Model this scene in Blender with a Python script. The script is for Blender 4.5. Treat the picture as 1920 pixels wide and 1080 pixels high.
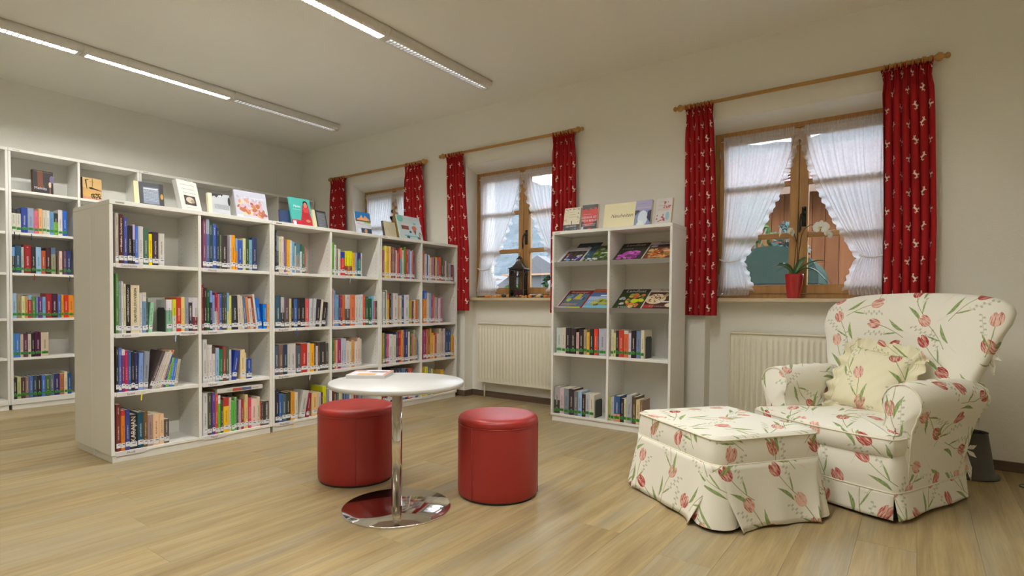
import bpy, math, random
from mathutils import Vector, Matrix
from math import sin, cos, pi, radians, sqrt, exp

for o in list(bpy.data.objects):
    bpy.data.objects.remove(o, do_unlink=True)
SC = bpy.context.scene
COL = SC.collection
RND = random.Random(7)

# ------------------------------------------------------------------ camera
CAM_H = 0.9545
def make_camera():
    yaw, pit, rol = 2.19747343, -0.0247435812, 0.00897707448
    fwd = Vector((cos(yaw)*cos(pit), sin(yaw)*cos(pit), sin(pit)))
    right = Vector((sin(yaw), -cos(yaw), 0)); up = right.cross(fwd)
    r2 = cos(rol)*right + sin(rol)*up; u2 = -sin(rol)*right + cos(rol)*up
    cam = bpy.data.cameras.new('camera'); ob = bpy.data.objects.new('camera', cam); COL.objects.link(ob)
    m = Matrix((r2, u2, -fwd)).transposed().to_4x4(); m.translation = (0, 0, CAM_H)
    ob.matrix_world = m
    cam.sensor_fit = 'HORIZONTAL'; cam.sensor_width = 36; cam.lens = 1048.65/1920*36
    cam.shift_y = (593.51-540)/1920; cam.clip_start = .02; cam.clip_end = 500
    SC.camera = ob
make_camera()

# ------------------------------------------------------------------ world: even overcast sky
W = bpy.data.worlds.new('overcast_sky'); SC.world = W; W.use_nodes = True
bg = W.node_tree.nodes['Background']; bg.inputs[0].default_value = (.80, .88, 1.0, 1); bg.inputs[1].default_value = 5.0
vs = SC.view_settings; vs.view_transform = 'Standard'; vs.look = 'None'; vs.exposure = 1.3; vs.gamma = 1; vs.use_curve_mapping = False
SC.cycles.max_bounces = 9; SC.cycles.diffuse_bounces = 6; SC.cycles.glossy_bounces = 3; SC.cycles.transparent_max_bounces = 10; SC.cycles.adaptive_threshold = .04
LAMP_POWER = 225.0          # emission of the fluorescent tubes
LAMP_COLOR = (1.0, .985, .92)

# ------------------------------------------------------------------ helpers
def lin(h):
    h = h.lstrip('#'); v = [int(h[i:i+2], 16)/255 for i in (0, 2, 4)]
    return tuple(c/12.92 if c <= .04045 else ((c+.055)/1.055)**2.4 for c in v)
def alb(h, g=1.0):
    r, g_, b = lin(h); return (min(.86, r*1.12*g), min(.86, g_*1.18*g), min(.86, b*1.38*g))

class MB:
    """collects geometry for ONE mesh; optional face colours and uv maps"""
    def __init__(s): s.v = []; s.f = []; s.c = []; s.u = []; s.n = []; s.sm = []
    def face(s, idx, col=(1, 1, 1), uv=None, nv=None, sm=False):
        s.f.append(idx); s.c.append(col); s.u.append(uv); s.n.append(nv); s.sm.append(sm)
    def box(s, x0, x1, y0, y1, z0, z1, col=(1, 1, 1), M=None):
        b = len(s.v); P = [(x0,y0,z0),(x1,y0,z0),(x1,y1,z0),(x0,y1,z0),(x0,y0,z1),(x1,y0,z1),(x1,y1,z1),(x0,y1,z1)]
        s.v += [tuple(M @ Vector(p)) for p in P] if M else P
        for q in ((0,3,2,1),(4,5,6,7),(0,1,5,4),(1,2,6,5),(2,3,7,6),(3,0,4,7)): s.face([b+i for i in q], col)
    def poly(s, pts, col=(1,1,1), uv=None):
        b = len(s.v); s.v += [tuple(p) for p in pts]; s.face(list(range(b, b+len(pts))), col, uv)
    def prism(s, pts, d, col=(1,1,1)):
        """extrude a polygon (3d points) by vector d, closed"""
        b = len(s.v); n = len(pts); d = Vector(d)
        s.v += [tuple(p) for p in pts] + [tuple(Vector(p)+d) for p in pts]
        s.face(list(range(b, b+n))[::-1], col); s.face(list(range(b+n, b+2*n)), col)
        for i in range(n): j = (i+1) % n; s.face([b+i, b+j, b+n+j, b+n+i], col)
    def grid(s, rows, col=(1,1,1), closed_u=False, closed_v=False, uv=True, cap0=False, cap1=False, uvo=(0,0)):
        """rows[j][i] points; uv in metres along the surface"""
        b = len(s.v); nv = len(rows); nu = len(rows[0])
        for r in rows: s.v += [tuple(p) for p in r]
        U = None
        if uv:
            U = []; vv = 0; mid = nu//2
            for j in range(nv):
                if j: vv += sum((Vector(rows[j][i])-Vector(rows[j-1][i])).length for i in (0, mid, nu-1))/3
                acc = [0]
                for i in range(1, nu+(1 if closed_u else 0)):
                    acc.append(acc[-1]+(Vector(rows[j][i % nu])-Vector(rows[j][i-1])).length)
                m = acc[mid]; U.append([(a-m+uvo[0], vv+uvo[1]) for a in acc])
        for j in range(nv if closed_v else nv-1):
            j2 = (j+1) % nv
            for i in range(nu if closed_u else nu-1):
                i2 = (i+1) % nu
                q = [b+j*nu+i, b+j*nu+i2, b+j2*nu+i2, b+j2*nu+i]
                w = [U[j][i], U[j][i+1], U[j2][i+1], U[j2][i]] if U else None
                s.face(q, col, w, None, True)
        if cap0: s.face([b+i for i in range(nu)][::-1], col, [(p[0], p[1]) for p in rows[0]][::-1] if uv else None)
        if cap1: s.face([b+(nv-1)*nu+i for i in range(nu)], col, [(p[0], p[1]) for p in rows[-1]] if uv else None)
    def lathe(s, prof, seg=24, o=(0,0,0), col=(1,1,1), cap=True, axis='z', uv=False):
        rows = []
        for r, z in prof:
            row = []
            for k in range(seg):
                a = 2*pi*k/seg; p = (r*cos(a), r*sin(a), z)
                if axis == 'x': p = (z, r*cos(a), r*sin(a))
                if axis == 'y': p = (r*sin(a), z, r*cos(a))
                row.append((p[0]+o[0], p[1]+o[1], p[2]+o[2]))
            rows.append(row)
        s.grid(rows, col, closed_u=True, uv=uv, cap0=cap, cap1=cap)
    def tube(s, path, r, seg=8, col=(1,1,1), cap=True):
        P = [Vector(p) for p in path]; rows = []; up = Vector((0, 0, 1))
        R = r if isinstance(r, (list, tuple)) else [r]*len(P)
        for i, p in enumerate(P):
            t = (P[min(i+1, len(P)-1)]-P[max(i-1, 0)]).normalized()
            a = t.cross(up)
            if a.length < 1e-3: a = t.cross(Vector((1, 0, 0)))
            a.normalize(); b = a.cross(t)
            rows.append([tuple(p+R[i]*(cos(2*pi*k/seg)*a+sin(2*pi*k/seg)*b)) for k in range(seg)])
        s.grid(rows, col, closed_u=True, uv=False, cap0=cap, cap1=cap)
    def sphere(s, c, r, seg=12, ring=8, col=(1,1,1), sc=(1,1,1)):
        rows = []
        for j in range(ring+1):
            a = -pi/2+pi*j/ring
            rr = max(1e-4, cos(a))*r
            rows.append([(c[0]+rr*cos(2*pi*k/seg)*sc[0], c[1]+rr*sin(2*pi*k/seg)*sc[1], c[2]+r*sin(a)*sc[2]) for k in range(seg)])
        s.grid(rows, col, closed_u=True, uv=False, cap0=True, cap1=True)
    def add_mesh(s, vf, M, col):
        b = len(s.v); s.v += [tuple(M @ Vector(p)) for p in vf[0]]
        for f in vf[1]: s.face([b+i for i in f], col)
    def mesh(s, name):
        me = bpy.data.meshes.new(name); me.from_pydata(s.v, [], s.f)
        if any(c != (1,1,1) for c in s.c):
            at = me.attributes.new('Col', 'FLOAT_COLOR', 'CORNER'); buf = []
            for f, c in zip(s.f, s.c): buf += [c[0], c[1], c[2], 1.0]*len(f)
            at.data.foreach_set('color', buf)
        for nm, L in (('UVMap', s.u), ('Norm', s.n)):
            if any(u is not None for u in L):
                ul = me.uv_layers.new(name=nm); buf = []
                for f, u in zip(s.f, L):
                    for k in range(len(f)): buf += list(u[k]) if u else [-9.0, -9.0]
                ul.data.foreach_set('uv', buf)
        if any(s.sm): me.polygons.foreach_set('use_smooth', s.sm)
        me.update(); return me

def new(name, data, mat=None, parent=None, loc=None, rot=None):
    o = bpy.data.objects.new(name, data); COL.objects.link(o)
    if data is not None and mat is not None: data.materials.append(mat)
    if parent is not None: o.parent = parent
    if loc is not None: o.location = loc
    if rot is not None: o.rotation_euler = rot
    return o
def part(name, mb, mat, parent=None, loc=None, rot=None, bevel=0, smooth=False, label=None, seg=1, subd=0, kind=None):
    me = mb.mesh(name) if isinstance(mb, MB) else mb
    o = new(name, me, mat if isinstance(mb, MB) else None, parent, loc, rot)
    if smooth: me.polygons.foreach_set('use_smooth', [True]*len(me.polygons))
    if bevel:
        m = o.modifiers.new('bevel', 'BEVEL'); m.width = bevel; m.segments = seg; m.limit_method = 'ANGLE'; m.angle_limit = radians(50)
    if subd:
        m = o.modifiers.new('subd', 'SUBSURF'); m.levels = subd; m.render_levels = subd
    if label: o['label'] = label
    if kind: o['kind'] = kind
    return o
def tag(o, label, cat, group=None):
    o['label'] = label; o['category'] = cat
    if group: o['group'] = group
    return o
def thing(name, label, cat, loc=(0,0,0), rz=0, group=None, rot=None):
    o = new(name, None, None, None, loc, rot if rot else (0, 0, rz)); o.empty_display_size = .05
    return tag(o, label, cat, group)
def struct(name, mb, mat, **k):
    o = part(name, mb, mat, **k); o['kind'] = 'structure'; return o
def BX(x0, x1, y0, y1, z0, z1, col=(1,1,1)):
    m = MB(); m.box(x0, x1, y0, y1, z0, z1, col); return m
_txt = {}
def text_vf(body, size=1.0, shear=0.0, align='CENTER'):
    k = (body, size, shear, align)
    if k not in _txt:
        c = bpy.data.curves.new('lettering', 'FONT'); c.body = body; c.size = size; c.shear = shear; c.align_x = align; c.align_y = 'CENTER'; c.resolution_u = 3
        o = bpy.data.objects.new('lettering', c); COL.objects.link(o)
        dg = bpy.context.evaluated_depsgraph_get(); me = o.evaluated_get(dg).to_mesh()
        vf = ([tuple(v.co) for v in me.vertices], [list(p.vertices) for p in me.polygons])
        o.evaluated_get(dg).to_mesh_clear(); bpy.data.objects.remove(o, do_unlink=True); bpy.data.curves.remove(c)
        _txt[k] = vf
    return _txt[k]
def text_w(vf):
    xs = [v[0] for v in vf[0]]; return (max(xs)-min(xs)) if xs else 1e-3

# ------------------------------------------------------------------ shader helpers
class Q:
    """tiny expression language over Math nodes"""
    def __init__(s, nt, sock): s.nt = nt; s.k = sock
    def _m(s, op, *a, clamp=False):
        n = s.nt.nodes.new('ShaderNodeMath'); n.operation = op; n.use_clamp = clamp
        for i, x in enumerate((s,)+a):
            if isinstance(x, Q): s.nt.links.new(x.k, n.inputs[i])
            else: n.inputs[i].default_value = float(x)
        return Q(s.nt, n.outputs[0])
    def __add__(s, o): return s._m('ADD', o)
    def __sub__(s, o): return s._m('SUBTRACT', o)
    def __mul__(s, o): return s._m('MULTIPLY', o)
    def __truediv__(s, o): return s._m('DIVIDE', o)
    __radd__ = __add__; __rmul__ = __mul__
    def __rsub__(s, o): return (s*-1.0)+o
    def abs(s): return s._m('ABSOLUTE')
    def floor(s): return s._m('FLOOR')
    def sin(s): return s._m('SINE')
    def cos(s): return s._m('COSINE')
    def sqrt(s): return s._m('SQRT')
    def mod(s, o): return s._m('FLOORED_MODULO', o)
    def lt(s, o): return s._m('LESS_THAN', o)
    def gt(s, o): return s._m('GREATER_THAN', o)
    def max(s, o): return s._m('MAXIMUM', o)
    def min(s, o): return s._m('MINIMUM', o)
    def clamp(s): return s._m('ADD', 0.0, clamp=True)
    def below(s, edge, soft):  # smooth 1 below edge
        return ((edge-s)/soft+.5).clamp() if isinstance(edge, Q) else (((s*-1.0)+edge)/soft+.5).clamp()
class Mat:
    def __init__(s, name, rough=.5, metal=0, col=(.8,.8,.8), spec=.5, coat=0):
        s.m = bpy.data.materials.new(name); s.m.use_nodes = True; s.nt = s.m.node_tree
        s.b = s.nt.nodes['Principled BSDF']; i = s.b.inputs
        i['Base Color'].default_value = (*col, 1); i['Roughness'].default_value = rough; i['Metallic'].default_value = metal
        i['Specular IOR Level'].default_value = spec; i['Coat Weight'].default_value = coat
    def node(s, t, **k):
        n = s.nt.nodes.new(t)
        for a, b in k.items(): setattr(n, a, b)
        return n
    def link(s, a, b): s.nt.links.new(a.k if isinstance(a, Q) else a, b)
    def coords(s, kind='Object'): return s.node('ShaderNodeTexCoord').outputs[kind]
    def xyz(s, vec):
        n = s.node('ShaderNodeSeparateXYZ'); s.link(vec, n.inputs[0]); return [Q(s.nt, n.outputs[i]) for i in range(3)]
    def vec(s, x, y, z=0.0):
        n = s.node('ShaderNodeCombineXYZ')
        for i, a in enumerate((x, y, z)):
            if isinstance(a, Q): s.link(a, n.inputs[i])
            else: n.inputs[i].default_value = a
        return n.outputs[0]
    def noise(s, vec, scale=1.0, detail=2.0, rough=.5, dim='3D'):
        n = s.node('ShaderNodeTexNoise'); n.noise_dimensions = dim; s.link(vec, n.inputs['Vector'])
        n.inputs['Scale'].default_value = scale; n.inputs['Detail'].default_value = detail; n.inputs['Roughness'].default_value = rough
        return Q(s.nt, n.outputs[0])
    def mix(s, fac, a, b):
        n = s.node('ShaderNodeMix'); n.data_type = 'RGBA'
        if isinstance(fac, Q): s.link(fac, n.inputs[0])
        else: n.inputs[0].default_value = fac
        for x, i in ((a, 6), (b, 7)):
            if isinstance(x, tuple): n.inputs[i].default_value = (*x, 1)
            else: s.link(x, n.inputs[i])
        return n.outputs[2]
    def base(s, sock): s.link(sock, s.b.inputs['Base Color'])
    def bump(s, h, strength=.2, dist=.01):
        n = s.node('ShaderNodeBump'); n.inputs['Strength'].default_value = strength; n.inputs['Distance'].default_value = dist
        s.link(h, n.inputs['Height']); s.link(n.outputs[0], s.b.inputs['Normal'])
    def attr(s, name, kind='GEOMETRY'):
        n = s.node('ShaderNodeAttribute'); n.attribute_name = name; n.attribute_type = kind; return n.outputs['Color']
def plain(name, col, rough=.5, metal=0, spec=.5, var=.06, scale=30, bump=0, coat=0):
    """procedural plain material: slight noise in tone and relief"""
    m = Mat(name, rough, metal, col, spec, coat)
    nz = m.noise(m.coords('Object'), scale, 3)
    m.base(m.mix(nz, tuple(c*(1-var) for c in col), tuple(min(1, c*(1+var)) for c in col)))
    if bump: m.bump(nz, bump, .002)
    return m.m

# ------------------------------------------------------------------ materials
XW, XR, YW, YB, ZC = -6.53, 2.3, 4.32, -3.4, 2.877
def m_wall(name, col):
    m = Mat(name, .85, 0, col, .25); c = m.coords('Object')
    big = m.noise(c, 1.1, 2); fine = m.noise(c, 90, 4, .6)
    m.base(m.mix(big, tuple(x*.97 for x in col), col)); m.bump(fine, .35, .004); return m.m
M_WALL = m_wall('wall_plaster', (.87, .86, .80))
M_CEIL = m_wall('ceiling_paint', (.89, .885, .83))
M_OUT = plain('outside_render', (.7, .68, .62), .9)
def m_plank():
    m = Mat('oak_vinyl', .38, 0, spec=.4); x, y, z = m.xyz(m.coords('Object'))
    r = m.node('ShaderNodeObjectInfo').outputs['Random']; rq = Q(m.nt, r)
    v = m.vec(x*26.0+rq*91.0, y*1.6+rq*37.0, rq*5.0); g = m.noise(v, 1.0, 5, .62)
    v2 = m.vec(x*150.0+rq*31.0, y*4.0, 0.0); f = m.noise(v2, 1.0, 3, .6)
    v3 = m.vec(x*7.0+rq*12.0, y*.9+rq*20.0, 0.0); k = m.noise(v3, 1.0, 2, .5)
    t = ((g-.5)*1.9+.5+(rq-.5)*.35).clamp()
    c1 = m.mix(t, (.27, .192, .088), (.52, .405, .21)); c2 = m.mix(((k-.45)*3.5).clamp()*.75, c1, (.34, .315, .235))
    m.base(m.mix(((f-.5)*1.4+.25).clamp()*.4, c2, (.21, .145, .07))); m.bump(f, .12, .001)
    m.link((f*.2+.30).clamp(), m.b.inputs['Roughness']); return m.m
M_PLANK = m_plank()
def m_wood(name, a, b, rough=.45, axis='z', sc=1.0):
    m = Mat(name, rough, 0, spec=.4); x, y, z = m.xyz(m.coords('Object'))
    s1, s2 = 40.0*sc, 2.5*sc
    v = {'z': m.vec(x*s1, y*s1, z*s2), 'x': m.vec(x*s2, y*s1, z*s1), 'y': m.vec(x*s1, y*s2, z*s1)}[axis]
    g = m.noise(v, 1.0, 4, .6); m.base(m.mix(((g-.5)*1.8+.5).clamp(), a, b)); m.bump(g, .06, .001); return m.m
M_PINE = m_wood('pine_frame', (.34, .17, .05), (.52, .29, .10))
M_PINEX = m_wood('pine_rail', (.34, .17, .05), (.52, .29, .10), axis='x')
M_ROD = m_wood('turned_beech', (.42, .22, .06), (.55, .32, .10), .4, 'x')
M_SILL = m_wood('sill_board', (.55, .45, .30), (.66, .56, .40), .5, 'x')
M_BASE = m_wood('skirting_wood', (.10, .062, .042), (.17, .11, .075), .5, 'x')
M_LAM = plain('white_laminate', (.79, .785, .75), .42, 0, .4, .015, 60)
M_LAMB = plain('white_backing_board', (.72, .715, .68), .5, 0, .3, .015, 60)
M_HOLE = plain('pin_hole_shadow', (.06, .055, .05), .8)
M_RAD = plain('radiator_enamel', (.84, .81, .68), .35, 0, .5, .02)
M_STEEL = plain('brushed_steel', (.45, .44, .42), .35, 1, .5, .05, 80)
M_CHROME = Mat('chrome', .07, 1, (.78, .75, .72)).m
M_IRON = plain('black_iron', (.035, .03, .028), .5, .4)
M_BOOKEND = plain('bookend_lacquer', (.045, .045, .045), .5)
M_RED = plain('red_leatherette', (.32, .020, .016), .42, 0, .5, .10, 220, .12)
M_TABLE = plain('white_table_top', (.60, .60, .595), .35, 0, .5, .01)
M_PAPER = plain('paper_pages', (.78, .72, .58), .8, 0, .2, .05, 120)
def m_print(name, rough):
    m = Mat(name, rough, 0, spec=.4); m.base(m.attr('Col')); return m.m
M_PRINT = m_print('printed_card', .45); M_GLOSS = m_print('glossy_print', .22); M_MATTE = m_print('matte_colour', .75)
def m_cover():
    """book cloth or jacket: colour per face, spine lettering too small to read as fine marks"""
    m = Mat('book_jacket', .36, 0, spec=.45); base = m.attr('Col')
    u = m.node('ShaderNodeUVMap', uv_map='UVMap').outputs[0]; n = m.node('ShaderNodeUVMap', uv_map='Norm').outputs[0]
    ux, uy, _ = m.xyz(u); nx, ny, _ = m.xyz(n)
    let = m.noise(m.vec(ux*260.0, uy*330.0), 1.0, 1, .5, '2D'); word = m.noise(m.vec(uy*26.0, 3.3), 1.0, 1, .5, '2D')
    band = (nx-.5).abs().below(.2, .05)*ny.gt(.2)*ny.lt(.93)
    mark = band*let.gt(.5)*word.gt(.46)
    lum = m.node('ShaderNodeRGBToBW'); m.link(base, lum.inputs[0])
    light = Q(m.nt, lum.outputs[0]).lt(.22)
    ink = m.mix(light, (.05, .045, .045), (.74, .70, .58))
    m.base(m.mix(mark*.8, base, ink)); return m.m
M_COVER = m_cover()
def m_glass():
    m = bpy.data.materials.new('window_glass'); m.use_nodes = True; nt = m.node_tree
    for n in list(nt.nodes): nt.nodes.remove(n)
    o = nt.nodes.new('ShaderNodeOutputMaterial'); mx = nt.nodes.new('ShaderNodeMixShader'); t = nt.nodes.new('ShaderNodeBsdfTransparent'); g = nt.nodes.new('ShaderNodeBsdfGlossy')
    t.inputs[0].default_value = (.94, .96, .97, 1); g.inputs['Roughness'].default_value = .02
    f = nt.nodes.new('ShaderNodeFresnel'); f.inputs[0].default_value = 1.45
    nt.links.new(f.outputs[0], mx.inputs[0]); nt.links.new(t.outputs[0], mx.inputs[1]); nt.links.new(g.outputs[0], mx.inputs[2]); nt.links.new(mx.outputs[0], o.inputs[0]); return m
M_GLASS = m_glass()
def m_net():
    m = bpy.data.materials.new('white_voile'); m.use_nodes = True; nt = m.node_tree
    for n in list(nt.nodes): nt.nodes.remove(n)
    N = nt.nodes.new; L = nt.links.new
    o = N('ShaderNodeOutputMaterial'); t = N('ShaderNodeBsdfTransparent'); d = N('ShaderNodeBsdfDiffuse'); tr = N('ShaderNodeBsdfTranslucent')
    d.inputs[0].default_value = (.9, .9, .92, 1); tr.inputs[0].default_value = (.92, .92, .94, 1)
    a = N('ShaderNodeMixShader'); a.inputs[0].default_value = .62; L(d.outputs[0], a.inputs[1]); L(tr.outputs[0], a.inputs[2])
    tc = N('ShaderNodeTexCoord'); nz = N('ShaderNodeTexNoise'); nz.inputs['Scale'].default_value = 60; L(tc.outputs['Object'], nz.inputs['Vector'])
    mr = N('ShaderNodeMapRange'); mr.inputs[3].default_value = .66; mr.inputs[4].default_value = .88; L(nz.outputs[0], mr.inputs[0])
    b = N('ShaderNodeMixShader'); L(mr.outputs[0], b.inputs[0]); L(t.outputs[0], b.inputs[1]); L(a.outputs[0], b.inputs[2]); L(b.outputs[0], o.inputs[0]); return m
M_NET = m_net()
M_COTTON = plain('white_cotton_trim', (.85, .84, .82), .9, 0, .1)

def seg_sd(px, py, a, b, r):
    bx, by = b[0]-a[0], b[1]-a[1]; l2 = bx*bx+by*by
    ax = px-a[0]; ay = py-a[1]
    h = ((ax*bx+ay*by)/l2).clamp(); dx = ax-h*bx; dy = ay-h*by
    return (dx*dx+dy*dy).sqrt()-r
def m_deer():
    """red curtain cotton printed with small leaping deer"""
    m = Mat('red_deer_cotton', .85, 0, spec=.15); u = m.node('ShaderNodeUVMap', uv_map='UVMap').outputs[0]
    x, y, _ = m.xyz(u); cw, ch = .142, .106
    row = (y/ch).floor(); fl = row.mod(2.0)
    xs = x/cw+fl*.5; fx = (xs-xs.floor()-.5)*(cw*1000); fy = (y/ch-row-.5)*(ch*1000)
    fx = fx*(1.0-fl*2.0); fx, fy = fx*.82+fy*.57, fy*.82-fx*.57
    S = [((-11,0),(10,3),4.6),((9,4),(15,13),2.7),((14,13),(21,11),2.3),((14,15),(8,23),1.3),((15,15),(16,24),1.2),((9,0),(20,-8),1.5),((8,-1),(15,-13),1.5),((-11,-1),(-20,-12),1.7),((-10,-2),(-14,-16),1.5),((-12,3),(-17,8),1.4)]
    d = None
    for a, b, r in [((a_[0]*1.05, a_[1]*1.05), (b_[0]*1.05, b_[1]*1.05), r_) for a_, b_, r_ in S]:
        k = seg_sd(fx, fy, a, b, r+.5); d = k if d is None else d.min(k)
    c = m.coords('Object'); wv = m.noise(c, 400, 1)
    red = m.mix(wv, (.33, .012, .016), (.42, .02, .024))
    m.base(m.mix(d.below(0.0, 1.2), red, (.80, .74, .64))); m.bump(wv, .1, .001); return m.m
M_DEER = m_deer()
def m_tulip(name, ground=((.80, .78, .69), (.86, .84, .75))):
    """cream cotton printed with red tulips, green leaves and grey sprigs"""
    m = Mat(name, .8, 0, spec=.15); u = m.node('ShaderNodeUVMap', uv_map='UVMap').outputs[0]
    X, Y, _ = m.xyz(u)
    wv = m.noise(m.coords('Object'), 300, 2)
    colr = m.mix(wv, *ground)
    for (cell, ox, oy, seed, flip) in ((.265, .0, .0, 1.0, 1), (.265, .52, .47, 7.0, -1)):
        py = Y/cell+oy; cy = py.floor(); px = X/cell+ox+cy.mod(2.0)*.5; cx = px.floor()
        w = m.node('ShaderNodeTexWhiteNoise', noise_dimensions='3D'); m.link(m.vec(cx, cy, seed), w.inputs['Vector'])
        sp = m.node('ShaderNodeSeparateColor'); m.link(w.outputs['Color'], sp.inputs[0])
        r1, r2, r3 = (Q(m.nt, sp.outputs[i]) for i in range(3))
        fx = (px-cx-.5)*cell-(r2-.5)*.03; fy = (py-cy-.5)*cell-(r3-.5)*.03
        a = (r1-.5)*2.2+.25*flip; ca, sa = a.cos(), a.sin()
        x = (fx*ca-fy*sa)*(flip*.88); y = (fx*sa+fy*ca)*.88
        # sprig of small grey leaves
        sx = x-.035-(y*.25); kk = (y+.2)/.013; k0 = kk.floor(); ky = (kk-k0-.5)*.013; sd = k0.mod(2.0)*2.0-1.0
        lx = sx-sd*.007; spr = ((lx*lx)/(.006**2)+(ky*ky)/(.0042**2)).below(1.0, .6)*y.gt(-.01)*y.lt(.085)
        sst = sx.abs().below(.0009, .0012)*y.gt(-.06)*y.lt(.08)
        colr = m.mix(spr.max(sst)*.62, colr, (.33, .36, .24))
        # stem and leaves
        yt = y-.04; xs = x-(yt*yt)*1.3
        stem = xs.abs().below(.0016, .0016)*y.gt(-.105)*y.lt(.035)
        t = ((y+.10)/.095); tc = t.clamp(); wl = (tc*pi).sin()*.0085; c1 = x+.004+tc*tc*.042-(tc*tc*tc)*.006
        leaf = c1.abs().below(wl, .0016)*t.gt(0.0)*t.lt(1.0)
        t2 = ((y+.07)/.07); tc2 = t2.clamp(); w2 = (tc2*pi).sin()*.0045; c2 = x-.012-tc2*.03
        leaf2 = c2.abs().below(w2, .0016)*t2.gt(0.0)*t2.lt(1.0)
        gn = m.noise(m.vec(x*220.0, y*40.0, seed), 1.0, 2)
        green = m.mix(((gn-.35)*2.5).clamp(), (.13, .24, .06), (.46, .54, .22))
        colr = m.mix(stem.max(leaf).max(leaf2)*.92, colr, green)
        # bloom with ragged petal tips and streaks
        yb = y-.062; q = (yb+.003)/.033; wd = ((1.0-q*q).max(0.0)).sqrt()*.0245
        tip = ((x*150.0).sin().abs())*.012+.016
        bl = x.abs().below(wd, .0018)*yb.below(tip, .0018)
        st = m.noise(m.vec(x*230.0+r1*9.0, yb*34.0, r2*7.0), 1.0, 3, .6)
        edge = (x.abs()/(wd+.0005)); f = ((st-.5)*4.2+.42+(1.0-edge)*.25-(r3-.5)*.7).clamp()
        blc = m.mix(f, (.40, .035, .038), (.82, .56, .46))
        colr = m.mix(bl, colr, blc)
    m.base(colr); m.bump(wv, .1, .001); return m.m
M_TULIP = m_tulip('tulip_print_cotton'); M_TULIP2 = m_tulip('tulip_print_cushion', ((.78, .74, .54), (.84, .80, .60)))

# ------------------------------------------------------------------ room shell
NICHE = [(-4.93, .565), (-3.119, .60), (-.707, .60)]
def build_room():
    fl = struct('floor', BX(XW-.2, XR+.1, YB-.1, YW+.2, -.12, -.004), M_PLANK)
    pw, pl = .20, 1.5
    me = None; i = 0
    x = XW-.05
    while x < XR:
        off = (i*0.53) % 1.0*pl; y = YB-off
        while y < YW+.14:
            y0, y1 = max(y, YB), min(y+pl, YW+.16)
            if y1-y0 > .05:
                if abs((y1-y0)-pl) < 1e-6:
                    if me is None: me = BX(0, pw-.0008, 0, pl-.0008, -.004, 0).mesh('plank'); me.materials.append(M_PLANK)
                    o = new('plank', me, None, fl, (x, y0, 0))
                else:
                    o = part('plank', BX(0, pw-.0008, 0, y1-y0-.0008, -.004, 0), M_PLANK, fl, (x, y0, 0))
            y += pl
        x += pw; i += 1
    struct('ceiling', BX(XW-.2, XR+.1, YB-.1, YW+.5, ZC, ZC+.15), M_CEIL)
    struct('wall_left', BX(XW-.2, XW, YB-.1, YW+.5, 0, ZC), M_WALL)
    struct('wall_right', BX(XR, XR+.2, YB-.1, YW+.5, 0, ZC), M_WALL)
    struct('wall_front', BX(XW, XR, YB-.2, YB, 0, ZC), M_WALL)
    w = MB(); xs = [XW]
    for c, h in NICHE: xs += [c-h, c+h]
    xs.append(XR)
    for k in range(0, len(xs), 2): w.box(xs[k], xs[k+1], YW, YW+.48, 0, ZC)
    for c, h in NICHE:
        a, b = c-h, c+h
        w.prism([(a, YW, 2.336), (a, YW+.18, 2.277), (a, YW+.48, 2.277), (a, YW+.48, ZC), (a, YW, ZC)], (b-a, 0, 0))
        w.box(a, b, YW+.13, YW+.48, 0, .985)
    struct('wall_back', w, M_WALL)
    b = MB(); hb = .058; t = .014
    for k in range(0, len(xs), 2):
        b.box(xs[k]-(t if k else 0), xs[k+1]+t, YW-t, YW, 0, hb)
        if k: b.box(xs[k]-t, xs[k], YW, YW+.13, 0, hb)
        if k < 6: b.box(xs[k+1], xs[k+1]+t, YW, YW+.13, 0, hb)
    for c, h in NICHE: b.box(c-h+t, c+h-t, YW+.13-t, YW+.13, 0, hb)
    struct('baseboard_back', b, M_BASE, bevel=.002)
    struct('baseboard_left', BX(XW, XW+.014, YB, YW-.014, 0, hb), M_BASE)
    struct('baseboard_right', BX(XR-.014, XR, YB, YW-.014, 0, hb), M_BASE)
build_room()

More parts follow.
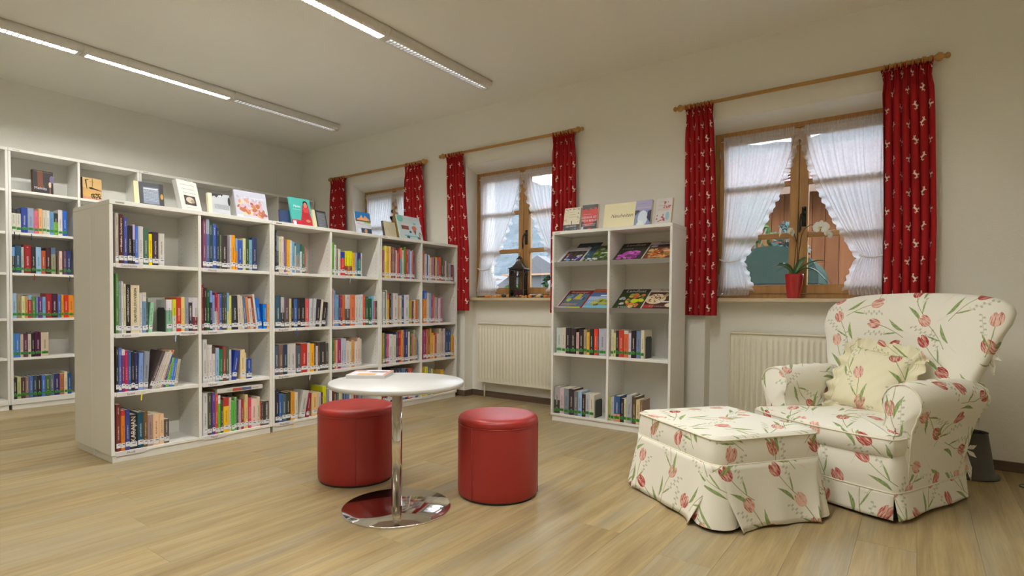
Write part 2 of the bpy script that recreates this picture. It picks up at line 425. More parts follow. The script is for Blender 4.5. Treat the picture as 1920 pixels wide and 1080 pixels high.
# ------------------------------------------------------------------ windows
def build_window(idx, xc, hw):
    y0 = YW+.18
    w = new('window_%d' % idx, None, None, None, (xc, y0, 0)); w['kind'] = 'structure'
    zb, zt = 1.003, 2.29; fw = .042
    fr = MB(); fr.box(-hw, -hw+fw, 0, .075, zb, zt); fr.box(hw-fw, hw, 0, .075, zb, zt)
    fr.box(-hw+fw, hw-fw, 0, .075, zt-fw-.012, zt); fr.box(-hw+fw, hw-fw, 0, .075, zb, zb+.034)
    part('window_frame', fr, M_PINE, w, bevel=.004)
    part('window_sill', BX(-hw+.001, hw-.001, -.175, .0, .974, 1.003), M_SILL, w, bevel=.004)
    sb, st = zb+.037, zt-fw-.015
    for s in (-1, 1):
        xi, xo = .002, hw-fw-.002
        a, b = (xi, xo) if s > 0 else (-xo, -xi)
        il = .057; ol = .05                         # inner (meeting) and outer stile widths
        pa, pb = (a+il, b-ol) if s > 0 else (a+ol, b-il)
        pzb, pzt = sb+.062, st-.052
        sa = MB(); yy0, yy1 = -.014, .05
        sa.box(a, pa, yy0, yy1, sb, st); sa.box(pb, b, yy0, yy1, sb, st)
        sa.box(pa, pb, yy0, yy1, sb, pzb); sa.box(pa, pb, yy0, yy1, pzt, st)
        so = part('sash', sa, M_PINE, w, bevel=.004)
        zs = [pzb, 1.445, 1.485, 1.825, 1.862, pzt]
        for k in (1, 3): part('muntin', BX(pa, pb, -.004, .04, zs[k], zs[k+1]), M_PINEX, so, bevel=.006, seg=2)
        for k in (0, 2, 4): part('pane', BX(pa, pb, .018, .022, zs[k], zs[k+1]), M_GLASS, so)
        g = MB()
        for zz in (sb+.12, st-.12): g.lathe([(.006, zz-.03), (.006, zz+.03)], 8, (b-.002 if s > 0 else a+.002, -.018, 0))
        part('hinge', g, M_STEEL, so, smooth=True)
        if s > 0:
            h = MB(); hx = .036 if idx > 1 else .036
            h.box(hx-.014, hx+.014, -.02, -.014, 1.52, 1.66); h.lathe([(.011, -.05), (.013, -.02)], 12, (hx, 0, 1.615), axis='y')
            h.sphere((hx, -.02, 1.65), .012, 8, 6); h.sphere((hx, -.02, 1.527), .009, 8, 6)
            h.tube([(hx, -.045, 1.615), (hx-.012, -.052, 1.60), (hx-.02, -.054, 1.55), (hx-.018, -.05, 1.50), (hx-.022, -.05, 1.475)], [.007, .008, .006, .009, .005], 8)
            part('handle', h, M_IRON, so, smooth=True, label='black wrought iron window handle')
    return w
for i, (c, h) in enumerate(NICHE): build_window(i+1, c, h)

# ------------------------------------------------------------------ net curtains (two to a window, tied back to the outside)
def net_curtain(xc, hw, side, label, group):
    """side -1: left of the window; outer edge hangs straight, inner edge swings to the tie band"""
    y = YW+.145; ztop, ztie, zbot = 2.205, 1.285, 1.065
    xo = hw-.075; xi = .03
    t = thing('net_curtain', label, 'net curtain', (xc, y, 0), 0, group)
    def xin(z):                                       # inner edge distance from centre
        if z >= ztie:
            f = (ztop-z)/(ztop-ztie); return xi+(xo-.13-xi)*(f**1.45)
        f = (ztie-z)/(ztie-zbot); return (xo-.13)-.075*(f**.7)
    def xout(z):
        f = (ztop-z)/(ztop-ztie)
        return xo+.004-.012*sin(pi*min(1, f)) if z > ztie else xo+.03*(ztie-z)/(ztie-zbot)
    rows = []; NU, NV = 90, 44
    ph = RND.random()*6
    for j in range(NV+1):
        z = ztop-(ztop-zbot)*j/NV; r = []
        a, b = xout(z), xin(z); dens = 11
        amp = .010 if z > ztie+.05 else .014
        amp *= min(1, (ztop-z)/.12+.25)
        for i in range(NU+1):
            f = i/NU
            xx = a+(b-a)*f
            yy = amp*sin(2*pi*dens*f+ph+.5*sin(3*f+z*2))+.004*sin(2*pi*dens*2.7*f)
            r.append((side*xx, yy, z))
        rows.append(r)
    m = MB(); m.grid(rows, uv=False); part('net_panel', m, M_NET, t)
    # ruffle along inner edge and hem
    m = MB(); rows = [[], [], []]
    n = 170
    for i in range(n+1):
        z = ztop+.02-(ztop+.02-zbot)*i/n; b = xin(min(z, ztop)); w = .034+.005*sin(i*.9)
        rows[0].append((side*b, .002, z)); rows[1].append((side*(b-w*.5), .010*sin(i*.55), z-.004)); rows[2].append((side*(b-w), .020*sin(i*.55+.4), z-.008+.004*sin(i*1.1)))
    m.grid(rows, uv=False)
    rows = [[], [], []]; n = 90
    for i in range(n+1):
        f = i/n; xx = xout(zbot)+(xin(zbot)-xout(zbot))*f
        rows[0].append((side*xx, 0, zbot+.005)); rows[1].append((side*(xx*1.01), .012*sin(i*.7), zbot-.02)); rows[2].append((side*(xx*1.02), .022*sin(i*.7+.4), zbot-.045+.006*f))
    m.grid(rows, uv=False); part('ruffle', m, M_NET, t)
    # gathered heading on a thin rail
    m = MB(); rows = [[], [], [], []]; n = 200
    for i in range(n+1):
        f = i/n; xx = xo+(xi-xo)*f; s_ = sin(i*1.05)
        for k, zz in enumerate((ztop+.030+.006*sin(i*1.7), ztop+.012, ztop-.012, ztop-.03)): rows[k].append((side*xx, -.004+s_*(.006, .003, .003, .007)[k], zz))
    m.grid(rows, uv=False); part('heading', m, M_NET, t)
    m = MB(); m.tube([(side*(xo+.02), 0, ztop), (side*(xi-.02), 0, ztop)], .004, 8); part('rail', m, M_COTTON, t, smooth=True)
    m = MB(); b0, b1 = xout(ztie)+.012, xin(ztie)-.012
    path = [(side*(b0+(b1-b0)*k/8), -.022-.006*sin(pi*k/8), ztie+.018-.022*sin(pi*k/8)*1.0-.006*k/8) for k in range(9)]
    m.tube(path, [.006]*9, 8); part('tie_band', m, M_COTTON, t, smooth=True)
NETN = ['far left window', 'middle window', 'right window']
for i, (c, h) in enumerate(NICHE):
    for s, nm in ((-1, 'left'), (1, 'right')):
        net_curtain(c, h, s, 'sheer white ruffled net curtain tied back on the %s sash of the %s' % (nm, NETN[i]), 'white net curtains')

# ------------------------------------------------------------------ curtain poles and red curtains
ROD_Y = 4.272
def curtain_pole(x0, x1, z, label, rings):
    y = ROD_Y; t = thing('curtain_pole', label, 'curtain pole', ((x0+x1)/2, y, z), 0, 'wooden curtain poles'); h = (x1-x0)/2
    m = MB(); m.tube([(-h+.09, 0, 0), (h-.09, 0, 0)], .0135, 14); part('rod', m, M_ROD, t, smooth=True)
    for s in (-1, 1):
        m = MB(); pr = [(.0135, 0), (.019, .004), (.019, .012), (.012, .018), (.020, .028), (.027, .042), (.024, .056), (.013, .066), (.011, .070), (.017, .078), (.0185, .086), (.013, .096), (.003, .1)]
        m.lathe([(r, s*(h-.1+zz)) for r, zz in pr], 16, axis='x'); part('finial', m, M_ROD, t, smooth=True)
        m = MB(); xb = s*(h-.13); m.tube([(xb, .002, -.004), (xb, .04, -.004), (xb, YW-y-.001, -.004)], .011, 10)
        m.lathe([(.028, YW-y-.014), (.030, YW-y-.001)], 16, (xb, 0, -.004), axis='y'); m.lathe([(.02, -.01), (.02, .01)], 14, (xb, 0, 0), axis='x')
        part('bracket', m, M_ROD, t, smooth=True)
    for xr in rings:
        m = MB(); R = .0195; rows = []
        for k in range(14):
            a = 2*pi*k/14
            rows.append([(xr-(x0+x1)/2+.0032*cos(2*pi*q/6), (R+.0035*sin(2*pi*q/6))*sin(a), -.004+(R+.0035*sin(2*pi*q/6))*cos(a)) for q in range(6)])
        m.grid(rows, closed_u=True, closed_v=True, uv=False); part('ring', m, M_ROD, t, smooth=True)
def red_curtain(xa, xb, xc, xd, zbot, ztop, label, seed):
    """top spans xa..xb, hem spans xc..xd"""
    y = ROD_Y; t = thing('curtain', label, 'curtain', ((xa+xb)/2, y, ztop), 0, 'red deer curtains'); ox = (xa+xb)/2
    rr = random.Random(seed); nf = 6; ph = rr.random()*6; NU, NV = 120, 46; rows = []
    for j in range(NV+1):
        f = j/NV; z = ztop-(ztop-zbot)*f
        g = min(1, f/.16); wob = .012*sin(f*5+ph)
        a = xa+(xc-xa)*min(1, f*1.6)**.8; b = xb+(xd-xb)*min(1, f*1.6)**.8
        if f < .06: a -= .012*(1-f/.06)*0; b += 0
        pin = .93+.07*abs(2*min(f/.09, 1)-1) if f < .09 else 1
        r = []
        for i in range(NU+1):
            s = i/NU; am = .006*(1-g)+.017*g
            q = s+.012*sin(4*s+f*3+ph)
            yy = am*sin(2*pi*nf*q+ph)+.010*(1-g)*sin(2*pi*nf*3*s)+.004*g*sin(2*pi*2.3*s+f*2+ph)
            xx = (a+b)/2+((b-a)*(s-.5))*pin+.006*g*cos(2*pi*nf*q+ph)*1.2
            r.append((xx-ox, yy, z-ztop))
        rows.append(r)
    m = MB(); m.grid(rows, uvo=(rr.random(), rr.random())); part('curtain_panel', m, M_DEER, t)
    hd = []
    for zz, k in ((.028, 1.0), (.012, .6), (0, .3)):
        hd.append([(p[0]*1.02, p[1]*(1+k), zz-.003*sin(i*.9)*k) for i, p in enumerate(rows[0])])
    m = MB(); m.grid(hd, uvo=(rr.random(), rr.random())); part('heading_frill', m, M_DEER, t)
    m = MB(); hem = rows[-1]; m.grid([[(p[0], p[1]-.0015, p[2]+.028) for p in hem], [(p[0], p[1]-.002, p[2]+.002) for p in hem], [(p[0], p[1]+.002, p[2]-.001) for p in hem]]); part('hem', m, M_DEER, t)
def rings(a, b, n): return [a+(b-a)*(k+.5)/n for k in range(n)]
CUR = [(( -5.80, -5.53, -5.82, -5.50), (-4.505, -4.245, -4.53, -4.175), -5.845, -4.17, 2.428, 'far left window'),
       ((-3.905, -3.69, -3.87, -3.595), (-2.645, -2.42, -2.655, -2.40), -4.008, -2.33, 2.442, 'middle window'),
       ((-1.455, -1.25, -1.445, -1.195), (-.215, .045, -.19, .08), -1.552, .13, 2.449, 'right window beside the armchair')]
for k, (L, R_, x0, x1, z, nm) in enumerate(CUR):
    kx = ROD_Y/4.235; L = tuple(v*kx for v in L); R_ = tuple(v*kx for v in R_); x0 *= kx; x1 *= kx; z = CAM_H+(z-CAM_H)*kx
    curtain_pole(x0, x1, z, 'turned wooden curtain pole with ball finials above the '+nm, rings(L[0], L[1], 8)+rings(R_[0], R_[1], 9))
    red_curtain(*L, .872, z-.028, 'red curtain with white leaping deer, left side of the '+nm, 10+k)
    red_curtain(*R_, .868, z-.028, 'red curtain with white leaping deer, right side of the '+nm, 20+k)

# ------------------------------------------------------------------ radiators in the niches
def radiator(xc, label, w=.98, x0=None):
    t = thing('radiator', label, 'radiator', (xc, YW+.03, .16), 0, 'panel radiators under the windows'); h = .58
    prof = []; n = 26; y = -.0
    m = MB(); p = w/n
    for k in range(n):
        a = -w/2+k*p
        for fx, yy in ((0, 0), (.14, 0), (.26, -.013), (.74, -.013), (.86, 0)): prof.append((a+fx*p, yy))
    prof.append((w/2, 0))
    rows = [[(x, .0, .0) for x, yy in prof], [(x, 0, .03) for x, yy in prof], [(x, yy, .05) for x, yy in prof], [(x, yy, h-.05) for x, yy in prof], [(x, 0, h-.03) for x, yy in prof], [(x, 0, h) for x, yy in prof]]
    m.grid(rows, uv=False); part('front_panel', m, M_RAD, t)
    part('rear_panel', BX(-w/2, w/2, .055, .07, 0, h), M_RAD, t)
    part('top_grille', BX(-w/2-.004, w/2+.004, -.013, .075, h, h+.012), M_RAD, t, bevel=.002)
    for s in (-1, 1): part('side_cover', BX(s*(w/2+.004)-.004, s*(w/2+.004)+.004, -.012, .075, -.004, h), M_RAD, t, bevel=.002)
    m = MB(); m.tube([(-w/2+.05, .04, 0), (-w/2+.05, .04, -.158)], .008, 10); m.tube([(w/2-.05, .04, 0), (w/2-.05, .04, -.158)], .008, 10); part('pipe', m, M_RAD, t, smooth=True)
radiator(-3.072, 'cream ribbed panel radiator under the middle window beside the magazine rack')
radiator(-.635, 'cream ribbed panel radiator under the right window behind the armchair')

# ------------------------------------------------------------------ strip lights on the ceiling
M_TUBE_ON = bpy.data.materials.new('fluorescent_tube_lit'); M_TUBE_ON.use_nodes = True
_b = M_TUBE_ON.node_tree.nodes['Principled BSDF']; _b.inputs['Emission Color'].default_value = (*LAMP_COLOR, 1); _b.inputs['Emission Strength'].default_value = LAMP_POWER
def tube_mat(f):
    if f == 1: return M_TUBE_ON
    if f <= 0: return M_TUBE_OFF
    m = M_TUBE_ON.copy(); m.name = 'fluorescent_tube_dimmed'; m.node_tree.nodes['Principled BSDF'].inputs['Emission Strength'].default_value = LAMP_POWER*f; return m
M_TUBE_OFF = plain('fluorescent_tube_unlit', (.8, .8, .8), .3)
M_HOUSE = plain('fixture_enamel', (.72, .70, .64), .35)
M_LOUV = Mat('louvre_aluminium', .3, .6, (.86, .88, .92)).m
def strip_light(x, ends, lit, label):
    t = thing('strip_light', label, 'ceiling light', (x, 0, ZC-.003), 0, 'ceiling strip lights'); hw, hh = .066, .062
    for k in range(len(ends)-1):
        y0, y1 = ends[k]+.001, ends[k+1]-.001; lw = .030
        prof = [(-hw, 0), (-hw, -.022), (-.058, -.044), (-lw-.008, -hh), (-lw, -hh), (-lw, -.012), (lw, -.012), (lw, -hh), (lw+.008, -hh), (.058, -.044), (hw, -.022), (hw, 0)]
        m = MB(); rows = [[(px, yy, pz) for px, pz in prof] for yy in (y0, y1)]; m.grid(rows, uv=False, closed_u=True); part('housing', m, M_HOUSE, t)
        m = MB(); 
        for yy0, yy1 in ((y0, y0+.03), (y1-.03, y1)): m.box(-lw, lw, yy0, yy1, -hh, -.01)
        part('end_cap', m, M_HOUSE, t)
        m = MB(); n = int((y1-y0-.06)/.033)
        for q in range(1, n):
            yy = y0+.03+(y1-y0-.06)*q/n
            m.prism([(-lw+.001, yy-.0045, -hh+.002), (-lw+.001, yy+.0045, -hh+.002), (-lw+.001, yy, -hh+.012)], (2*lw-.002, 0, 0))
        for s in (-1, 1): m.poly([(s*(lw-.001), y0+.03, -hh+.001), (s*(lw-.001), y1-.03, -hh+.001), (s*(lw*.8), y1-.03, -.02), (s*(lw*.8), y0+.03, -.02)])
        part('louvre', m, M_LOUV, t)
        m = MB(); m.tube([(0, y0+.035, -.047), (0, y1-.035, -.047)], .008, 10); part('tube', m, tube_mat(lit[k]), t)
EN = [3.86-1.155*k for k in range(7)][::-1]
strip_light(-5.19, EN, [0, 0, 0, .7, .8, .0016], 'long strip light on the ceiling nearest the wall bookcase')
strip_light(-.99, EN[1:6], [1, .9, .9, .85], 'added fill strip light on the ceiling outside the picture, right of the other rows')  # added row out of view, put in to brighten the armchair side
strip_light(-3.092, EN, [0, 0, 0, .2, 1.25, .0016], 'long strip light on the ceiling nearer the red stools')

# ------------------------------------------------------------------ book list: position|width|height in mm|lean|colour|upper colour|share|title|ink
BOOKS = {
 'C1R1': '1282|17|291|0|b0a490;1299|25|285|0|4a2320||0|Deutschen Geschichte;1324|19|268|0|45508c;1343|26|225|0|2a2526||0||b02828;1369|12|233|0|2e2a38|b8a4bc|0.38;1381|19|226|0|4468ac;1400|26|227|0|c4bcb0;1426|30|219|0|47644f;1456|19|188|0|e8c400;1475|35|201|0|40303a||0||c86040;1510|33|197|0|c8c0ac||0||c86a50',
 'C1R2': '1280|14|349|0|4f7c3c;1294|15|306|0|808c86;1309|9|306|0|ccc4bc;1318|14|291|0|c0b894;1332|25|287|0|2a2224||0|DER MENSCHHEIT;1357|46|284|0|d0c098||0|OLAF GULBRANSSON|2a2622;1403|15|237|0|c4bcb0;1418|21|242|0|6888a0|d0c4b0|0.22;1439|11|209|0|4a5648;1450|21|183|4|8cbc90;1552|34|200|0|7ea482|d0c8c4|0.33;1586|23|202|0|c4c4b0|c8c030|0.5;1609|28|215|0|b83020||0|Schön!;1637|23|218|0|d8bc68;1660|23|217|0|868a90;1683|24|215|0|3a3040|c0b8b4|0.15|LOSLASSEN;1707|37|216|0|702c34|c8c0bc|0.58',
 'C1R3': '1278|14|269|0|2e2c26;1292|15|261|0|4c64a0;1307|18|250|0|70305c|ccc0bc|0.14;1325|17|240|0|b82450;1342|16|240|0|3c5c88;1358|19|232|0|26282c||0||c8c040;1377|17|226|0|34305c;1394|24|223|1.5|7890bc;1418|29|228|3|888c90||0||202020;1447|18|237|20|5a4a48;1465|13|231|20|b8aca4;1478|12|229|20|c4b8a8;1490|13|239|19|c4b494;1503|14|225|18|c8c0b8;1517|11|238|17|c87848;1528|16|202|14|38508c;1544|17|183|12|7cb030;1561|16|178|10|3c78b4;1577|16|175|9|4470b0;1593|18|170|8|b0a884',
 'C1R4': '1278|24|276|0|70302a;1302|22|238|0|c87020|b03028|0.13;1324|23|239|0|38407c||0||c06078;1347|41|205|0|302824||0|KARAJAN|d8d0b8|1;1388|32|214|0|1f4a58;1420|23|212|0|6c5028;1443|30|189|0|9c7c74;1473|35|190|0|dcb488||0||403028;1508|25|186|0|dcb488||0||403028;1533|31|148|0|5c504c',
 'C2R1': '1770|22|315|0|784458;1792|22|319|0|56608c|9ca4ac|0.3;1814|21|304|0|2c4438;1835|25|291|0|3c5490;1860|19|270|0|283848;1879|13|227|0|5c6440;1892|39|223|0|3c3434;1931|16|228|0|847878;1947|13|231|0|c0c0bc;1960|27|232|0|e89410;1987|14|212|0|d88c20|8098b0|0.4;2001|36|202|0|34549c;2037|21|217|0|ccc88c;2058|25|219|0|3c4a30;2083|23|212|0|78a4b0;2106|34|230|0|323c5c',
 'C2R2': '1767|8|299|0|8c3030;1775|21|280|0|382826;1796|18|268|0|14602c||0||d8d040;1814|17|262|0|34344c|7890c0|0.3;1831|15|233|0|8090b0;1846|18|249|0|c0b09c|901f3c|0.5;1864|14|241|0|c06860;1878|16|242|0|3060a0;1894|17|247|0|443c34;1911|16|249|0|3c5244;1927|13|250|0|c0bc98|7c9cc0|0.5;1940|18|232|0|d0cc50;1958|47|232|0|2c3038;2005|27|236|-3|c8b49c;2032|19|230|-4|c4bc9c;2051|19|229|-5|5c6888;2070|20|223|-5|c08050;2090|26|213|-6|c4b8a4;2116|17|227|-7|a03c2c;2133|14|244|-7|d0c8b4;2147|31|215|-7|1c64b4;2185|28|175|0|0c6cb4;2213|20|177|0|e08c20',
 'C2R3': '1767|28|286|0|c0bcb0||0||4c6c98;1795|12|250|0|c8bcac;1807|22|249|0|ccc4b8;1829|20|236|0|ccc0b4|503c30|0.2||b83850;1849|25|224|0|8ca4b8;1874|24|215|0|0c7040;1898|22|232|0|8c3c3c;1920|20|230|0|485c34;1940|16|210|0|b0b0b8;1956|34|199|8|28408c;2018|33|202|0|dcc08c;2051|9|178|0|ccc4a0;2060|39|136|0|28488c',
 'C2R4': '1768|30|282|0|c4c0b8||0||c84048;1798|28|280|0|48483c;1826|20|279|0|5c3c84;1846|18|265|0|c04838;1864|18|255|0|6cac30|ccc8c0|0.22;1882|19|222|0|3c5030;1901|37|234|0|e0ac18|b03430|0.25||403020;1938|19|230|0|c0b898;1957|19|204|0|50ac38;1976|18|227|0|6c9460;1994|10|207|0|4c5440;2004|19|205|0|b898a0;2023|19|206|0|8c2c34;2042|10|189|0|d8a840;2052|21|234|0|ccb480;2073|23|210|0|cc4054;2096|39|198|0|e0b8a8;2135|25|209|0|c4bc98;2160|10|177|0|c04030;2170|15|166|0|4c4440;2185|52|171|0|443c38||0|Tiere und Pflanzen',
 'C3R1': '2277|11|301|0|2c2c2c||0|VULKANE;2288|18|261|0|3c4050|888c94|0.42;2306|19|255|0|c4c48c;2325|21|259|0|d8bcac||0||d05030;2346|14|231|0|4c6494;2360|13|234|0|c06850;2373|21|242|0|dcac10;2394|20|240|0|ccc4bc;2414|21|228|0|6c9cb0;2435|9|201|0|c0b89c;2444|33|218|0|8c8480|4c7480|0.4;2477|19|216|0|c0c0b8|3c5040|0.25;2496|22|204|0|2c6c4c;2518|10|195|0|d05c50',
 'C3R2': '2275|46|236|0|34505c;2321|29|225|0|3a3032|b4aca4|0.5;2350|38|222|0|5c4c50;2388|18|217|0|c8b474;2406|20|221|0|2c2420;2426|32|215|0|3c5c94;2458|24|214|0|302c2c;2482|42|222|0|2a2424||0||c07060;2524|32|216|0|c85050;2556|29|217|1|b8b8b4;2585|26|217|3|b4b4ac;2611|34|212|5|302428;2645|19|212|6|c8c0a4;2664|34|191|8|2c2424',
 'C3R3': '2274|32|214|0|485460;2306|35|222|0|745848;2341|34|221|0|2c3c50;2375|24|223|0|b8b4a8;2399|46|224|0|c0b8ac;2445|43|209|0|4c5054;2488|52|219|0|b02820;2540|26|222|0|ccc0b4;2566|34|215|0|e8a010;2600|16|213|0|605c5c;2616|17|194|0|c8b8b0;2633|18|221|0|544434;2651|54|224|0|3a3434;2705|26|212|0|4c4c38',
 'C3R4': '2276|31|240|0|2c2c3c;2307|23|210|0|3c649c;2330|33|202|0|485c6c;2363|38|210|0|383a28||0||a8a440;2401|32|213|0|d08c28;2433|29|203|0|d0c0a4||0||c86048;2469|52|207|11|bcb4a4;2528|27|185|8|8c1c30;2581|54|181|0|dcb070;2635|29|178|0|b4b0a0;2664|15|177|0|5c2040;2679|31|222|0|c0c010;2710|29|197|0|8c8890',
 'C4R1': '2768|17|260|0|5ca024;2785|21|240|0|ccc8c0;2806|16|207|0|807c60;2822|22|210|0|ccc4b0;2844|43|191|0|cc3030|30408c|0.28;2887|26|198|0|7c3c24|d4d010|0.6;2913|23|200|0|c06838|d8d410|0.6;2936|24|202|0|685030|d4d010|0.6;2960|26|191|0|e0a430;2986|25|193|0|8890a4;3011|35|194|0|147060|2c2c5c|0.3;3047|14|194|0|c4c0b8',
 'C4R2': '2767|12|296|0|c08c80;2779|19|287|0|6c8cb4;2798|31|252|0|6c94a4;2829|14|224|0|3c3c70;2843|22|249|0|982c38;2865|26|247|0|bc6028;2891|46|253|0|4c5050|b8b4ac|0.45;2937|53|252|0|cc6c44;2990|28|251|0|ccc0ac;3018|29|250|0|bcc0b0;3047|26|258|0|c8c0bc;3073|24|251|0|c45030;3097|32|240|0|345c3c;3129|35|224|0|205438;3164|24|244|0|6ca8bc;3189|16|205|0|b85c60;3205|17|205|0|3c4428',
 'C4R3': '2767|22|243|0|386c3c;2789|15|233|0|c87038;2804|13|233|0|c8a090;2817|32|240|0|982850;2849|26|242|0|b0acb0;2875|25|241|0|a8b0bc;2900|30|220|0|c8b8a8;2930|24|211|0|c8c0a0;2954|32|223|0|c08848;2986|29|211|0|ccc0b4;3015|26|240|0|d0b098;3041|18|230|0|b8b4a4',
 'C4R4': '2772|38|268|0|5c3030;2810|24|271|0|3c6450;2834|32|256|0|c8b890;2866|36|259|0|384c6c;2902|32|255|0|5c7ca0;2934|40|251|0|c8b49c;2974|41|241|0|8c3030;3015|52|242|0|606870',
 'C5R1': '3281|24|238|0|b05868;3305|24|278|0|d4cc60;3329|27|274|0|e0a810;3356|23|277|0|dcb880;3379|12|273|0|70201c;3391|22|272|0|8c6c60;3413|17|265|0|8c4c48;3430|20|248|0|ccc8c4;3450|22|223|0|c05c48;3472|15|221|0|90302c;3487|18|275|0|6090a4|d06050|0.35;3505|28|254|0|ccc0a8;3533|22|286|0|5c8c30;3555|29|268|0|b83828;3584|23|268|0|4c84b0;3607|18|256|0|c0bcc0;3625|16|265|0|b07c80;3641|21|250|0|8c3838',
 'C6R1': '3774|20|277|0|c87058;3794|31|244|0|b8b4ac;3825|14|244|0|2c4c7c;3839|28|238|0|c4c4c0;3867|17|214|0|ccb8a4;3884|17|215|0|c07048;3901|23|218|0|a07c90;3924|14|217|0|5c2c60;3938|23|221|0|d8b450;3961|27|206|0|806090;3988|32|227|0|d05028;4020|32|219|0|3c5030;4053|26|192|0|805c68;4079|15|196|0|c8c0b0;4094|34|195|0|8c805c;4128|31|172|0|9c98a4;4159|37|162|0|7c2448',
 'C5R2': '3282|30|286|0|b8bcb0;3312|9|291|0|44583c;3321|14|301|0|c8c09c;3335|27|274|0|e09c10|c04020|0.2;3362|24|272|0|2c2824;3386|18|273|0|8c8894;3404|55|275|0|ccc0b4;3460|19|239|0|b89060;3479|25|256|0|c8bca4;3504|33|260|0|34487c;3537|60|262|0|c8c0bc;3598|17|206|0|80a028;3615|21|218|0|d08030;3636|18|206|0|4c3c4c;3654|24|220|0|c8b490;3678|30|218|0|c06028;3708|18|223|0|888c84',
 'C6R2': '3776|46|304|0|d08030|2c58a0|0.25;3822|33|287|0|c4c0b4;3855|23|286|0|94a09c;3878|17|286|0|6068b0;3895|14|274|0|a02058;3909|23|269|0|d06840;3933|34|245|0|a09898;3967|15|243|0|984848;3982|29|239|0|c8b8b4;4011|30|240|0|b06484',
 'C5R3': '3284|13|271|0|c09c40;3297|17|270|0|688848;3314|17|257|0|5c4870;3331|26|259|0|c05468;3357|46|256|0|c8c4bc;3403|35|249|0|c8bca4;3438|22|276|0|3c4c64;3460|26|273|0|901c30;3486|15|270|0|c84828;3501|28|289|0|d08838;3529|15|288|0|383060;3544|42|289|0|343470;3586|21|270|0|ccc49c;3607|26|268|0|4c5c34;3633|24|251|0|c86868;3657|18|285|0|94a878;3676|19|218|0|c08840;3695|13|194|0|506898',
 'C6R3': '3779|22|269|0|a84060;3801|17|273|0|70307c;3818|25|284|0|c87038;3843|29|287|0|8c6030;3872|20|288|0|d09848;3892|29|247|0|e0a020;3921|14|224|0|c8c0b0;3935|29|247|0|c04828;3964|33|236|0|c0b8a8;3997|29|286|0|c8b898;4026|33|258|0|b89c90;4059|27|284|0|b8a8a4;4086|43|262|0|2c4468;4129|41|261|0|24487c;4170|38|213|0|d08c18',
 'C5R4': '3287|25|278|0|a04030;3312|33|256|0|3c3c44;3345|33|260|0|c8c0b0;3378|42|301|0|2c2c30;3420|43|297|0|343038;3463|44|290|0|3c4860;3507|44|286|0|5c7c98;3551|36|279|0|2c3050;3587|54|280|0|b84c30;3641|37|224|0|c8c0b4;3678|37|217|0|4c5c7c',
 'C6R4': '3774|31|276|0|c0a030;3805|39|277|0|c8c830;3844|44|259|0|706c8c;3888|30|249|0|b8c070;3918|50|238|0|8c7838;3968|51|230|0|a07830;4019|46|229|0|d8a020',
 'L1': '1363|32|196|0|c8c0a8|2c2c2c|0.18;1395|33|195|0|c8c0a8|2c2c2c|0.18;1428|43|215|0|283c80;1471|43|218|0|8c94a4;1514|29|199|0|c86070;1544|27|221|0|dca068;1571|28|213|0|c0b898;1599|25|214|0|ccc4b4;1624|29|205|0|6088a8;1653|30|196|0|78a838|2c3028|0.4;1683|32|229|0|ccc0b4;1715|34|227|0|2458a0',
 'L2': '1362|21|218|0|242424|7094b8|0.35;1383|42|233|0|28485c;1425|17|223|0|a8b4a8;1442|51|245|0|8c2020||0||d8d0c0;1493|31|229|0|2c2428;1524|37|232|0|8cacc0;1561|32|204|0|a84c28;1593|37|232|0|401c20;1630|33|235|0|8c8868|506478|0.25;1687|24|209|0|ccac98;1716|26|215|0|5c4450;1742|35|221|0|28305c',
 'L3': '1361|31|216|0|90a8b4;1392|31|198|0|8c7c58;1423|23|190|0|ccc890;1446|19|192|0|c09048;1465|28|199|0|a82834|7898a8|0.2;1493|28|184|0|4c7838;1521|14|185|0|6c80a8;1535|30|186|0|5c2c68;1565|24|186|0|68a0b8;1589|41|217|0|8c1c1c;1630|43|216|0|40182c;1673|27|205|0|4868a0;1700|16|206|0|d09020;1716|37|206|0|c02c18||0||d8d0c0;1753|40|204|0|d88420',
 'L4': '1360|18|207|0|4880a0;1378|33|208|0|4474b0;1411|21|199|0|c0a888;1432|31|204|0|5c3444;1463|22|200|0|c8b8a4;1485|27|208|0|2c2024;1512|41|214|0|50183c;1553|54|210|0|ccb898',
 'L5': '1360|27|182|0|2c2c2c;1387|26|188|0|a8ac70;1413|30|183|0|50382c;1443|25|183|0|90706c;1468|26|187|0|4868a0;1494|30|189|0|34404c;1524|30|186|0|2c2420;1554|27|188|0|4068b0;1581|32|185|0|44602c;1613|29|187|0|5c6474;1642|41|191|0|30245c;1683|32|187|0|b06840;1715|24|204|0|d8c8a4;1739|30|189|0|204c80',
 'M1': '-2362|53|203|0|b8bcac;-2309|34|206|0|c8bca4;-2275|40|205|0|2c2428||0||b8b040;-2235|54|204|0|2c2424;-2181|26|173|0|c09890;-2155|40|196|0|282020;-2115|30|196|0|a48c68;-2085|24|177|0|d8a830;-2061|37|202|0|2c2628;-2024|33|204|0|d84028;-1990|10|161|0|4c5c64;-1980|63|208|0|a8a4a8',
 'M2': '-1878|23|206|0|c8bca0;-1855|16|179|0|ccc880;-1839|25|196|0|28242c;-1814|39|205|0|b83c28;-1775|37|202|0|d06038|c8c0b0|0.13;-1737|23|184|0|c8bcbc;-1714|39|201|0|2c2028;-1675|38|201|0|6c7c94;-1637|26|209|0|d0c4a0',
 'M3': '-2378|52|215|0|3c3c30|a09890|0.5;-2326|40|207|0|c0a8a4;-2286|44|207|0|7c8480;-2242|49|207|0|382c34;-2193|35|194|0|74706c;-2158|33|197|0|94b0c8;-2124|33|179|0|3c2420;-2091|35|180|0|b0b0b0;-2056|41|180|0|ccc4ac',
